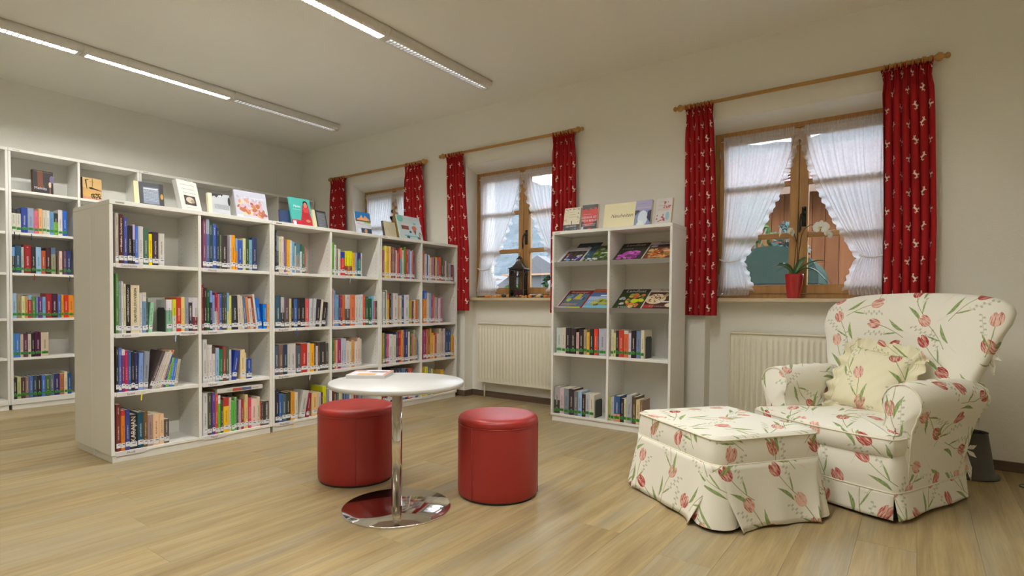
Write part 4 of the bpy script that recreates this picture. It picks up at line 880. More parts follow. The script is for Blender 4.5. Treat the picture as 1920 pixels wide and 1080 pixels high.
# ------------------------------------------------------------------ magazines on the sloping shelves
def magazine(label, x, row, w, h, base, art, dz=0.0, up=0.0):
    ang = math.atan2(.165, .25); rnd = random.Random(label)
    o = thing('magazine', label, 'magazine', (x, MR_Y+.012+up*cos(ang), MROWS[row]+.0015+dz+up*sin(ang)), 0, 'magazines on the sloping shelves', rot=(-(pi/2-ang), 0, 0))
    m = MB(); m.box(0, w, 0, .003, 0, h, alb(base)); part('cover', m, M_GLOSS, o); m = MB(); m.box(.001, w-.001, .003, .005, .001, h-.001, PAGE); part('pages', m, M_PRINT, o)
    art_part(o, art, w, h, rnd, gl=M_GLOSS)
    return o
FLOWER = ['a83890', 'b84ca0', '8c2c80', 'c868b0']
magazine('blue-grey magazine tucked behind the white-framed one, upper left magazine shelf', -2.30, 0, .21, .25, '3c5060', [('r', 0, .8, 1, 1, '34404c'), ('s', .05, .1, .95, .75, 20, .1, ['4c6870', '2c3c48', '5c7c74'])], .006, .075)
magazine('white-framed magazine with a photo of people, upper left magazine shelf', -2.352, 0, .20, .235, 'c8c4bc', [('r', .06, .05, .94, .76, '3c302c'), ('s', .08, .08, .92, .45, 26, .09, ['7c94b0', 'c0b8a0', '4c3060', 'b8a8c4', '8c5c48', '5c7ca0']), ('s', .1, .5, .9, .72, 10, .07, ['4c3c30', 'c06830', '5c4c3c']), ('l', .12, .82, .9, .9, 1, '7c7468')], .012)
magazine('green garden magazine beside the divider, upper left magazine shelf', -2.145, 0, .235, .27, '4c5c30', [('s', .02, .05, .98, .9, 50, .09, ['5c7028', '3c4c28', '7c8c34', '6c6440', '94a088']), ('l', .15, .86, .9, .94, 1, 'a83830'), ('r', .5, .5, .95, .56, 'c8c8c0'), ('s', .1, .05, .5, .3, 8, .06, ['b8b0cc', 'c8c8c8'])], .004)
magazine('dark Landlust magazine with a pink flower, upper right magazine shelf', -1.884, 0, .225, .275, '3c3c30', [('s', .05, .05, .8, .5, 46, .11, FLOWER), ('e', .5, .27, .14, .07, '5c4c50'), ('e', .68, .42, .06, .035, '241c1c'), ('r', 0, .8, 1, 1, '34302a'), ('t', 'Landlust', .5, .88, .17, 'c8c0b8', .15), ('l', .1, .63, .5, .72, 2, 'a09890'), ('r', .02, .01, .2, .07, 'c8c4c0'), ('l', .25, .04, .85, .09, 1, 'd0c8c8')], .004)
magazine('white food magazine with orange dishes, upper right magazine shelf', -1.654, 0, .225, .285, 'c4b8a8', [('r', .04, .05, 1, .8, '6c3c28'), ('s', .05, .06, .98, .55, 50, .09, ['c85c20', 'd08838', 'b08850', 'a84424', 'c8a868', '8c6c34']), ('r', .04, .66, 1, .8, '3c3040'), ('e', .2, .72, .13, .06, 'a098a0'), ('r', .6, .42, .9, .5, 'b8a898'), ('t', 'Servus', .55, .9, .15, '5c4c3c', .35), ('l', .25, .14, .85, .2, 1, 'd0c8b8')], .006)
magazine('red-bordered mountaineering magazine Bergsteiger, lower left magazine shelf', -2.368, 1, .225, .275, '8c2424', [('r', .06, .12, .94, .8, '4c6474'), ('s', .08, .2, .92, .74, 26, .1, ['5c6c50', '3c4c5c', '7c8ca0', '5c5c64', '487088']), ('p', [(.4, .5), (.52, .82), (.68, .78), (.66, .5)], 'b8a040'), ('e', .24, .48, .1, .08, 'a8b828'), ('t', 'Bergsteiger', .5, .88, .13, 'd8b09c', .15), ('l', .1, .18, .7, .3, 3, 'd8a060'), ('r', .02, 0, .36, .1, 'd0c8c4'), ('r', .36, 0, .92, .1, 'c8c82c')], .004)
magazine('orange and blue travel magazine beside the divider, lower left magazine shelf', -2.138, 1, .228, .285, '6c90a4', [('r', 0, .84, 1, 1, 'b85028'), ('r', 0, .6, 1, .84, '4c5c84'), ('r', 0, .46, 1, .62, '98a4b4'), ('s', .3, .2, .98, .5, 30, .09, ['7c7c24', '9c9c38', '5c5420', '8c8c3c']), ('r', 0, 0, 1, .16, '6ca4ac'), ('r', .4, .64, .85, .7, 'c8d0d8'), ('l', .08, .2, .45, .45, 4, 'd0ccc0'), ('l', .1, .88, .9, .96, 1, 'd8b088')], .006)
magazine('dark green Landlust magazine with yellow leaves, lower right magazine shelf', -1.884, 1, .228, .285, '344024', [('s', .35, .15, .98, .75, 34, .09, ['c89c40', 'c87038', 'b8b030', '5c6c3c', '8c9c50', 'c05c34']), ('e', .66, .42, .14, .09, 'a8c020'), ('r', 0, .82, 1, 1, '34342a'), ('t', 'Landlust', .5, .9, .17, 'c8c4b8', .15), ('s', .05, .24, .3, .6, 7, .07, ['b8b8b0', 'a0a098']), ('l', .2, .06, .75, .16, 2, 'd8d4c8')], .004)
magazine('brown food magazine with iced biscuits, lower right magazine shelf', -1.652, 1, .225, .29, 'c0b0a0', [('r', .04, .03, 1, .82, '4c3028'), ('e', .34, .5, .34, .24, 'c8b088'), ('s', .1, .34, .6, .7, 30, .035, ['5c3c2c', '6c4838']), ('s', .6, .6, .98, .8, 10, .08, ['a88c60', '8c7048']), ('e', .9, .22, .14, .09, 'c8b890'), ('r', .05, .08, .4, .22, 'a03834'), ('t', 'Servus', .55, .91, .15, '5c4c40', .35), ('l', .25, .13, .85, .19, 1, 'd0c8b8'), ('r', .48, .33, .85, .39, 'c8c4bc')], .006)

# ------------------------------------------------------------------ table, stools
TX, TY = -1.932, 1.772
def table():
    t = thing('bistro_table', 'round white table on a chrome pedestal with mirror-bright base plate', 'table', (TX, TY, 0))
    m = MB(); m.lathe([(.001, .566), (.285, .566), (.302, .570), (.305, .576), (.305, .586), (.302, .590), (.001, .590)], 72, cap=False); part('table_top', m, M_TABLE, t)
    m = MB(); m.lathe([(.0245, .012), (.0245, .560)], 28); part('pole', m, M_CHROME, t, smooth=True)
    m = MB(); m.lathe([(.001, .0), (.246, .0), (.248, .002), (.248, .007), (.245, .0095), (.03, .0125), (.001, .0125)], 72, cap=False); part('base_plate', m, M_CHROME, t)
    m = MB(); m.lathe([(.08, .560), (.08, .566)], 24); part('mount', m, M_STEEL, t)
table()
display = thing('booklet', 'thick paper booklet with orange cover lying on the white round table', 'booklet', (TX-.245, TY-.10, .5903), radians(35.9))
def booklet():
    m = MB(); w, d = .185, .205; m.box(0, w, 0, d, 0, .001, (.7, .7, .7)); m.box(0, w, 0, d, .014, .0155, (.74, .72, .70)); part('cover', m, M_PRINT, display)
    m = MB(); m.box(.001, w-.001, .001, d-.001, .001, .014, (.62, .62, .60)); part('pages', m, M_PRINT, display)
    m = MB(); z = .0159
    def rc(x0, y0, x1, y1, c):
        nonlocal z; z += .0001; m.poly([(x0*w, y0*d, z), (x1*w, y0*d, z), (x1*w, y1*d, z), (x0*w, y1*d, z)], alb(c))
    rc(0, .0, 1, 1, 'd4ccc8'); rc(.93, .02, .99, .98, 'c87040'); rc(.02, .7, .3, .96, 'a88878'); rc(.25, .06, .72, .34, 'd89850'); rc(.5, .52, .92, .74, '8c7468'); rc(.42, .62, .62, .7, '4c4440'); rc(.72, .56, .84, .66, '4c4440'); rc(.0, .1, .02, .98, 'a85848'); rc(.3, .7, .9, .72, 'c8a098')
    part('cover_art', m, M_PRINT, display)
booklet()
def stool(x, y, rz, label):
    t = thing('pouf_stool', label, 'stool', (x, y, 0), rz, 'red cylindrical stools'); R = .200; H = .405
    m = MB(); m.lathe([(R-.004, .012), (R-.001, .02), (R, .05), (R, .345), (R-.001, .357)], 64, cap=False); part('side', m, M_RED, t, smooth=True)
    m = MB(); m.lathe([(R-.002, .358), (R, .363), (R+.0005, .372), (R-.002, .383), (R-.008, .392), (R-.020, .398), (R-.045, .401), (.09, .403), (.001, .404)], 64, cap=False); part('top_cushion', m, M_RED, t, smooth=True)
    m = MB(); rows = [[((R+.0005+.0022*cos(b))*cos(a), (R+.0005+.0022*cos(b))*sin(a), .3575+.0022*sin(b)) for b in [2*pi*q/6 for q in range(6)]] for a in [2*pi*k/64 for k in range(64)]]
    m.grid(rows, closed_u=True, closed_v=True, uv=False); part('seam_piping', m, M_RED, t, smooth=True)
    for a in (0.3, 2.4, 4.5): m = MB(); m.tube([((R+.0002)*cos(a), (R+.0002)*sin(a), .014), ((R+.0002)*cos(a), (R+.0002)*sin(a), .355)], .0016, 6); part('side_seam', m, M_RED, t, smooth=True)
    m = MB(); m.lathe([(R-.012, 0), (R-.012, .013)], 40); part('foot_ring', m, M_BOOKEND, t)
stool(-1.69, 2.224, 0.2, 'red leatherette cylinder stool standing free to the right of the table')
stool(-2.451, 1.954, 1.1, 'red leatherette cylinder stool half hidden behind the table pedestal')

# ------------------------------------------------------------------ upholstery helpers
def rrect(hx, hy, r, n=10, per=14):
    """closed rounded rectangle, counter-clockwise, starting mid bottom edge"""
    P = []
    for (cx, cy, a0) in ((hx-r, -hy+r, -pi/2), (hx-r, hy-r, 0), (-hx+r, hy-r, pi/2), (-hx+r, -hy+r, pi)):
        if cx > 0 and cy < 0 and False: pass
        P += [(cx+r*cos(a0+pi/2*k/n), cy+r*sin(a0+pi/2*k/n)) for k in range(n+1)]
    out = []                                       # subdivide long edges
    for i in range(len(P)):
        a, b = P[i], P[(i+1) % len(P)]; L = math.hypot(b[0]-a[0], b[1]-a[1]); k = max(1, int(L/.03))
        out += [(a[0]+(b[0]-a[0])*q/k, a[1]+(b[1]-a[1])*q/k) for q in range(k)]
    return out
def normals2(P):
    N = []
    for i in range(len(P)):
        a, b = P[i-1], P[(i+1) % len(P)]; dx, dy = b[0]-a[0], b[1]-a[1]; L = math.hypot(dx, dy) or 1; N.append((dy/L, -dx/L))
    return N
def rings_from(P, prof, wav=None):
    """prof: list of (offset outward, z)"""
    N = normals2(P); rows = []
    for o, z in prof: rows.append([(p[0]+n[0]*o, p[1]+n[1]*o, z+(wav(i, z) if wav else 0)) for i, (p, n) in enumerate(zip(P, N))])
    return rows
def top_disc(m, P, z, crown, uvo=(0, 0), steps=7):
    """domed top inside outline P with flat uv"""
    rows = []
    for k in range(steps+1):
        f = 1-k/steps; f = max(f, .001)
        rows.append([(p[0]*f, p[1]*f, z+crown*(1-f*f)) for p in P])
    b = len(m.v); n = len(P)
    for r in rows: m.v += r
    for k in range(steps):
        for i in range(n):
            j = (i+1) % n; q = [b+k*n+i, b+k*n+j, b+(k+1)*n+j, b+(k+1)*n+i]
            m.face(q, (1, 1, 1), [(m.v[v][0]+uvo[0], m.v[v][1]+uvo[1]) for v in q], None, True)
def piping(P, z, r=.0042, off=0.0, zf=None):
    N = normals2(P); rows = []
    for i, (p, n) in enumerate(zip(P, N)):
        zz = zf(i) if zf else z
        rows.append([(p[0]+n[0]*(off+r*cos(2*pi*q/6)), p[1]+n[1]*(off+r*cos(2*pi*q/6)), zz+r*sin(2*pi*q/6)) for q in range(6)])
    m = MB(); m.grid(rows, closed_u=True, closed_v=True, uv=False); return m
M_PIPE = plain('cream_piping', (.78, .74, .60), .8, 0, .1)
M_UNDER = plain('dark_lining', (.05, .045, .04), .9)

# ------------------------------------------------------------------ ottoman
def ottoman():
    t = thing('footstool', 'square upholstered footstool in tulip print cloth with pleated skirt', 'footstool', (-.766, 2.825, 0), radians(-36.2))
    hx, hy, r = .325, .285, .055; P = rrect(hx, hy, r); zt = .392; zs = .272
    m = MB(); top_disc(m, rings_from(P, [(-.020, zt)])[0] and [(q[0], q[1]) for q in rings_from(P, [(-.02, zt)])[0]], zt, .018, (.1, .2))
    m.grid(rings_from(P, [(-.004, zt-.012), (-.010, zt-.005), (-.020, zt)]), closed_u=True, uvo=(.3, .12)); part('top', m, M_TULIP, t)
    part('top_piping', piping(P, zt-.014), M_PIPE, t, smooth=True)
    m = MB(); m.grid(rings_from(P, [(.004, zs), (.006, zs+.02), (.004, zs+.06), (-.001, zt-.03), (-.003, zt-.014)]), closed_u=True, uvo=(.05, .4)); part('band', m, M_TULIP, t)
    part('skirt_piping', piping(P, zs, .0035, .006), M_PIPE, t, smooth=True)
    # inner skirt that shows in the corner pleats
    def wv(i, z): return 0
    m = MB(); prof = [(.030-.026*(k/8), .016+(zs-.016)*k/8) for k in range(9)]; N = normals2(P); rows = []
    for o, z in prof:
        f = 1-(z-.016)/(zs-.016); rw = []
        for p, n in zip(P, N):
            cn = max(0, (abs(p[0])/hx+abs(p[1])/hy-1.5))*1.7      # corners kick out
            rw.append((p[0]+n[0]*(o-.012*f+.062*f*cn), p[1]+n[1]*(o-.012*f+.062*f*cn), z))
        rows.append(rw)
    m.grid(rows, closed_u=True, uvo=(.7, .2)); part('pleat_lining', m, M_TULIP, t)
    # four skirt panels, edges parting in a V at every corner
    for k, (L, D) in enumerate(((hx, hy), (hy, hx), (hx, hy), (hy, hx))):
        m = MB(); rows = []
        for j in range(13):
            f = 1-j/12; z = .010+(zs-.010)*(j/12); g = .088*f-.006; rw = []
            for i in range(41):
                s = -1+2*i/40; x = s*(L-g); y = -(D+.009+.040*f+.006*f*sin(7*s+k)+.030*f*abs(s)**8)
                edge = max(0, abs(s)-.84)/.16; y += .036*edge*edge*(1-f)
                a = k*pi/2; rw.append((x*cos(a)-y*sin(a), x*sin(a)+y*cos(a), z+.004*f*sin(5*s+2*k)))
            rows.append(rw)
        m.grid(rows, uvo=(.37*k+.11, .21*k)); o = part('skirt_panel', m, M_TULIP, t)
        so = o.modifiers.new('cloth', 'SOLIDIFY'); so.thickness = .0025
    m = MB(); m.grid(rings_from(P, [(-.05, .004), (-.03, .20)]), closed_u=True, uv=False, cap0=True); part('base_box', m, M_UNDER, t)
    for sx in (-1, 1):
        for sy in (-1, 1):
            f = MB(); f.lathe([(.018, 0), (.022, .03)], 12, (sx*.25, sy*.21, 0)); part('foot', f, M_UNDER, t)
ottoman()

# ------------------------------------------------------------------ armchair
CH_O, CH_R = (-.39, 3.18, 0), radians(-31.5)
def lerp_tab(tab, z):
    for (a, va), (b, vb) in zip(tab, tab[1:]):
        if z <= b: 
            f = (z-a)/(b-a); f = f*f*(3-2*f)*.5+f*.5; return va+(vb-va)*f
    return tab[-1][1]
def armchair():
    t = thing('armchair', 'tulip print armchair with rolled arms and flared back by the window', 'armchair', CH_O, CH_R)
    # plan of the base: bow front, tapering sides
    def plan(scale=0.0):
        P = []
        n = 26
        for k in range(n+1):
            x = -.385+.77*k/n; P.append((x, -.012-.055*(1-(x/.385)**2)))
        for k in range(1, 7):                       # front right corner round
            pass
        for k in range(1, 21): f = k/20; P.append((.392-.075*f**1.2, .012+.60*f))
        for k in range(1, 9): a = pi/2*k/8; P.append((.317-.06*(1-cos(a))-.0, .612+.06*sin(a)))
        for k in range(1, 16): P.append((.257-.514*k/15, .672))
        for k in range(1, 9): a = pi/2*k/8; P.append((-.257-.06*sin(a), .672-.06*(1-cos(a))))
        for k in range(1, 20): f = 1-k/20; P.append((-(.392-.075*f**1.2), .012+.60*f))
        return P
    P = plan(); zs = .128
    m = MB(); m.grid(rings_from(P, [(.002, zs), (.004, zs+.05), (.0, .24), (-.012, .31), (-.03, .33)]), closed_u=True, uvo=(.2, .31)); part('base_cover', m, M_TULIP, t)
    part('skirt_piping', piping(P, zs, .0036, .005), M_PIPE, t, smooth=True)
    # skirt: starts and ends in an open pleat at the front right corner
    i0 = 26; Q_ = P[i0:]+P[:i0+1]; N = normals2(P); N = N[i0:]+N[:i0+1]; n = len(Q_); rows = []
    for j in range(9):
        f = 1-j/8; z = .016+(zs-.016)*j/8; rw = []
        for i, (p, nn) in enumerate(zip(Q_, N)):
            e0 = max(0, 1-i/5); e1 = max(0, 1-(n-1-i)/5); o = .005+.014*f+.004*f*sin(i*.55)
            sh = .013*f*(e0-e1); tx, ty = -nn[1], nn[0]
            rw.append((p[0]+nn[0]*(o+.010*f*(e0+e1))+tx*sh, p[1]+nn[1]*(o+.010*f*(e0+e1))+ty*sh, z+.004*sin(i*.2)*f))
        rows.append(rw)
    m = MB(); m.grid(rows, uvo=(.4, .05)); o = part('skirt', m, M_TULIP, t); so = o.modifiers.new('cloth', 'SOLIDIFY'); so.thickness = .0025
    m = MB(); m.grid(rings_from(P, [(-.02, .004), (-.02, .14)]), closed_u=True, uv=False, cap0=True); part('base_box', m, M_UNDER, t)
    # seat cushion (wider in front of the arms)
    S = []
    for k in range(31): x = -.385+.77*k/30; S.append((x, -.022-.062*(1-(x/.385)**2)))
    for k in range(1, 7): a = pi/2*k/6; S.append((.385+.006*sin(a), -.022+.05*(k/6)))
    for k in range(1, 7): S.append((.391-.012*(k/6), .028+.08*k/6))
    for k in range(1, 5): S.append((.379-.115*k/4, .108+.03*k/4))
    for k in range(1, 15): S.append((.264-.004*k/14, .138+.42*k/14))
    for k in range(1, 14): S.append((.26-.52*k/13, .558))
    for k in range(1, 15): S.append((-.26-.004*k/14, .558-.42*k/14))
    for k in range(1, 5): S.append((-.264-.115*k/4, .138-.03*k/4))
    for k in range(1, 7): S.append((-.379-.012*(k/6), .108-.08*k/6))
    for k in range(1, 6): a = pi/2*k/6; S.append((-.391+.006*(1-cos(a)), .028-.05*(k/6)))
    S = [(x, y-.2) for x, y in S]                  # centre for the dome
    zt = .382
    m = MB(); inner = [(q[0], q[1]) for q in rings_from(S, [(-.018, zt)])[0]]
    top_disc(m, inner, zt, .034, (.15, .6)); m.grid(rings_from(S, [(-.02, zt-.105), (-.006, zt-.09), (.003, zt-.05), (.001, zt-.022), (-.006, zt-.008), (-.018, zt)]), closed_u=True, uvo=(.33, .77), )
    cu = part('seat_cushion', m, M_TULIP, t, (0, .2, 0))
    part('piping', piping(S, zt-.018, .0042, .0005), M_PIPE, cu, smooth=True)
    # arms
    for s in (-1, 1):
        m = MB(); rows = []; NY = 26
        sec = [(.392, .135), (.394, .22), (.396, .32), (.402, .40), (.418, .44)]
        c0 = (.352, .515); R = .088
        for k in range(15):
            a = radians(-40)+radians(250)*k/14; sec.append((c0[0]+R*cos(a), c0[1]+R*sin(a)))
        sec += [(.284, .44), (.274, .40), (.266, .33), (.262, .24)]
        for j in range(NY+1):
            f = j/NY; y = .085+.52*f; rw = []
            tp = 1-.075/.392*0
            for (x, z) in sec:
                k = min(1, max(0, (.50-z)/.34)); xx = x-.075*k*(max(0, (y-.012)/.60))**1.2
                xx -= .012*max(0, f-.6)*2*(1-k)
                zz = z+(.012*sin(f*pi) if z > .45 else 0)+.0025*sin(j*1.3+z*30)*(1 if z > .42 else .3)
                rw.append((s*xx, y, zz))
            rows.append(rw if s > 0 else rw[::-1])
        m.grid(rows, uvo=(.13+.4*s, .27)); 
        # bulging front face of the arm
        fr = rows[0]; cen = Vector((s*.345, .085, .40)); rg = [fr]
        for k in (1, 2, 3, 4):
            f = 1-k/4*.98; rg.append([tuple(cen+(Vector(p)-cen)*f+Vector((0, -.030*(1-f*f), 0))) for p in fr])
        uvs = MB(); b = len(m.v)
        for r_ in rg: m.v += r_
        nn = len(fr)
        for k in range(4):
            for i in range(nn-1):
                q = [b+k*nn+i, b+(k+1)*nn+i, b+(k+1)*nn+i+1, b+k*nn+i+1]
                m.face(q, (1, 1, 1), [(m.v[v][0]+.21, m.v[v][2]+.5) for v in q], None, True)
        ar = part('arm', m, M_TULIP, t)
        pp = [tuple(Vector(p)+Vector((0, -.002, 0))) for p in fr]; m = MB(); m.tube(pp, .0042, 6); part('piping', m, M_PIPE, ar, smooth=True)
    # flared back
    W_ = [(.30, .30), (.42, .335), (.55, .375), (.68, .415), (.80, .455), (.88, .478), (.93, .478), (.965, .455), (.99, .41), (1.01, .33), (1.022, .22), (1.028, .02)]
    C_ = [(.30, .585), (.45, .60), (.60, .625), (.80, .675), (.95, .715), (1.03, .735)]
    zz = [.30+.0317*k for k in range(20)]+[.925, .945, .96, .975, .988, .998, 1.006, 1.013, 1.018, 1.022, 1.025, 1.028]
    rows = []; NS = 84
    for z in zz:
        w = lerp_tab(W_, z); yc = lerp_tab(C_, z); th = .078 if z < .9 else .078*sqrt(max(.02, 1-((z-.9)/.130)**2)); rw = []
        for k in range(NS):
            a = 2*pi*k/NS-pi/2; ca, sa = cos(a), sin(a)
            x = w*(abs(ca)**.55)*(1 if ca >= 0 else -1); y = th*(abs(sa)**.8)*(1 if sa >= 0 else -1)
            wrap = -.050*(abs(x)/max(w, .05))**2.2*min(1, (1.03-z)/.2)*min(1, max(0, z-.3)/.25)
            dim = .012*exp(-((x/.2)**2+((z-.66)/.16)**2)) if sa < 0 else 0
            wr = .0022*sin(z*150+x*6)*max(0, abs(x)/w-.72)/.28
            rw.append((x, yc+y+wrap+dim+wr, z))
        rows.append(rw)
    m = MB(); m.grid(rows, closed_u=True, cap1=True)
    m.u = [[(m.v[i][0]*1.04+.08+(.37 if m.v[i][1] > lerp_tab(C_, m.v[i][2]) else 0)*0, m.v[i][2]*1.03+.2) for i in f] for f in m.f]; part('backrest', m, M_TULIP, t)
    # ribbon ties down the rear corner
    for (x, y, z, sc) in ((.418, .612, .735, 1.0), (.362, .60, .50, 1.25), (.318, .63, .25, 1.5)):
        tb = MB()
        for (dx, dz, L, w) in ((.03, .02, .05, .012), (.035, -.03, .055, .012), (.008, -.085, .11*sc, .014), (-.004, -.07, .09*sc, .012)):
            d = Vector((dx, .012, dz)).normalized()*L; b = Vector((x, y, z)); e = b+d; mid = b+d*.55
            n_ = Vector((0, 1, 0)).cross(d).normalized()*w
            b0 = len(tb.v); pts = [b, mid+n_, e, mid-n_, mid+Vector((0, .008, 0))]; tb.v += [tuple(p) for p in pts]
            for q in ((0, 1, 4), (1, 2, 4), (2, 3, 4), (3, 0, 4)): tb.face([b0+i for i in q], (1, 1, 1), [(tb.v[b0+i][0]*2, tb.v[b0+i][2]*2) for i in q])
        part('ribbon_tie', tb, M_TULIP, t)
    for sx in (-.28, .28):
        for sy in (.06, .58): f = MB(); f.lathe([(.02, 0), (.024, .03)], 12, (sx, sy, 0)); part('foot', f, M_UNDER, t)
armchair()
def cushion():
    """scatter cushion with a gathered frill, propped against the backrest"""
    M0 = Matrix.Translation(CH_O) @ Matrix.Rotation(CH_R, 4, 'Z') @ Matrix.Translation((-.02, .415, .553)) @ Matrix.Rotation(radians(-24), 4, 'X') @ Matrix.Rotation(radians(7), 4, 'Y')
    t = thing('scatter_cushion', 'square tulip print cushion with gathered frill resting on the armchair seat', 'cushion'); t.matrix_world = M0
    h = .172; N = 30
    m = MB()
    for sgn in (-1, 1):
        rows = []
        for j in range(N+1):
            v = -1+2*j/N; rw = []
            for i in range(N+1):
                u = -1+2*i/N; b = max(0, (1-u**4))*max(0, (1-v**4)); y = sgn*.065*(b**.55)
                sc = 1-.05*(u*u*v*v)**.5*0; xx = u*h*(1-.05*(1-v*v)); zz = v*h*(1-.05*(1-u*u))
                rw.append((xx, y+.002*sin(u*14)*sin(v*11), zz))
            rows.append(rw if sgn < 0 else rw[::-1])
        m.grid(rows, uvo=(.44+.3*sgn, .13))
    part('body', m, M_TULIP2, t)
    P = rrect(h*.985, h*.985, .03, 5); Nn = normals2(P); rows = [[], [], []]; L = 0; pts = []
    for i in range(len(P)):
        a, b = P[i], P[(i+1) % len(P)]
        for q in range(4): f = q/4; pts.append(((a[0]+(b[0]-a[0])*f, a[1]+(b[1]-a[1])*f), Nn[i]))
    for i, (p, n) in enumerate(pts):
        for k, (o, am) in enumerate(((-.004, .002), (.028, .012), (.058, .019))): rows[k].append((p[0]+n[0]*o, am*sin(i*.62)+.004*sin(i*.23), p[1]+n[1]*o))
    m = MB(); m.grid(rows, closed_u=True, uvo=(.2, .9)); part('frill', m, M_TULIP2, t)
cushion()

# ------------------------------------------------------------------ small things
M_BIN = plain('grey_plastic', (.085, .08, .072), .45)
def bin_():
    t = thing('waste_bin', 'grey tapered plastic bin standing behind the armchair near the wall', 'bin', (.262, 4.085, 0))
    m = MB(); m.lathe([(.128, .010), (.110, .030), (.076, .245), (.079, .250), (.073, .250), (.071, .240), (.095, .06), (.001, .06)], 36, cap=False); part('body', m, M_BIN, t, smooth=True)
    m = MB(); m.lathe([(.128, 0), (.134, .004), (.134, .012), (.124, .018)], 36); part('rim', m, M_BIN, t, smooth=True)
bin_()
m = MB(); m.tube([(.62, 3.93, .003), (.56, 3.92, .003), (.50, 3.94, .003), (.462, 3.985, .003), (.468, 4.02, .003), (.51, 4.06, .003), (.60, 4.09, .003), (.75, 4.12, .003), (1.0, 4.2, .003), (1.3, 4.28, .003)], .003, 8)
tag(part('cable', m, plain('dark_cable', (.10, .09, .085), .5), smooth=True), 'thin grey cable looped on the floor at the right edge', 'cable')
# orchid
def orchid():
    x, y, z = -.716, 4.42, 1.0035
    t = thing('potted_orchid', 'white orchid in a red pot on the right window sill', 'plant', (x, y, z))
    red = Mat('red_ceramic_glaze', .12, 0, (.45, .012, .02), .6, .4).m
    m = MB(); m.lathe([(.001, 0), (.040, 0), (.042, .004), (.050, .07), (.058, .15), (.060, .172), (.056, .172), (.052, .15), (.048, .14), (.001, .14)], 36, cap=False)
    for i, v in enumerate(m.v):
        a = math.atan2(v[1], v[0]); k = 1+.03*cos(a*7); m.v[i] = (v[0]*k, v[1]*k, v[2])
    part('pot', m, red, t, smooth=True)
    m = MB(); m.lathe([(.001, .144), (.047, .146)], 20, cap=False); part('bark', m, plain('bark_chips', (.10, .06, .035), .9, bump=.5), t)
    gr = plain('orchid_leaf', (.05, .13, .04), .3, 0, .5, .2, 12); st = plain('orchid_stem', (.05, .045, .03), .6); wh = plain('orchid_petal', (.84, .84, .78), .6, 0, .3, .03); ye = plain('orchid_lip', (.62, .60, .25), .6)
    for ang, L, dr in ((.35, .20, .07), (-.25, .22, -.075), (3.4, .16, .02), (2.6, .13, .05), (.9, .12, .10)):
        m = MB(); rows = []
        for k in range(11):
            f = k/10; d = L*f; w = .026*(sin(pi*min(1, .12+.88*f))**.7); zc = .165+.06*sin(f*pi*.9)+dr*f*f*1.1; cx, cy = cos(ang)*d, sin(ang)*d*.35-.01
            sx, sy = -sin(ang)*w, cos(ang)*w*.6
            rows.append([(cx-sx, cy-sy, zc+w*.35), (cx, cy, zc), (cx+sx, cy+sy, zc+w*.35)])
        m.grid(rows, uv=False); o = part('leaf', m, gr, t, smooth=True); s_ = o.modifiers.new('thick', 'SOLIDIFY'); s_.thickness = .003
    s1 = [(-.008, 0, .14), (.0, 0, .25), (.006, 0, .34), (.014, -.002, .42), (.016, -.002, .52), (.018, -.002, .60)]
    s2 = [(.006, .002, .14), (.02, 0, .24), (.03, -.004, .34), (.042, -.008, .44), (.062, -.012, .49), (.10, -.016, .515), (.15, -.02, .505), (.19, -.022, .48), (.205, -.024, .455)]
    s3 = [(.010, 0, .40), (-.005, -.006, .46), (-.03, -.01, .495), (-.065, -.014, .50), (-.09, -.016, .485)]
    for s in (s1, s2, s3): m = MB(); m.tube(s, .0028, 6); part('stem', m, st, t, smooth=True)
    for (fx, fy, fz, sc, yaw, roll) in ((.165, -.04, .488, 1.35, -.3, .1), (.212, -.035, .440, .8, .6, .6), (-.02, -.03, .468, .95, 1.1, .4), (-.092, -.03, .470, .95, -1.2, -.3)):
        M = Matrix.Translation((fx, fy, fz)) @ Matrix.Rotation(yaw, 4, 'Z') @ Matrix.Rotation(roll, 4, 'Y') @ Matrix.Scale(sc, 4)
        m = MB()
        for k, (a, L, w) in enumerate(((90, .034, .016), (210, .032, .015), (330, .032, .015), (10, .040, .026), (170, .040, .026))):
            a = radians(a); rows = []
            for q in range(6):
                f = q/5; d = .004+L*f; ww = w*sin(pi*min(.96, .1+.86*f)); b = -.006*sin(f*pi)+(.002 if k > 2 else 0)
                cx, cz = cos(a)*d, sin(a)*d; px, pz = -sin(a)*ww, cos(a)*ww
                rows.append([tuple(M @ Vector((cx-px, b+.003, cz-pz))), tuple(M @ Vector((cx, b, cz))), tuple(M @ Vector((cx+px, b+.003, cz+pz)))])
            m.grid(rows, uv=False)
        fl = part('flower', m, wh, t, smooth=True)
        m = MB(); c = M @ Vector((0, -.008, -.003)); m.sphere(tuple(c), .007*sc, 8, 6); part('lip', m, ye, fl, smooth=True)
orchid()
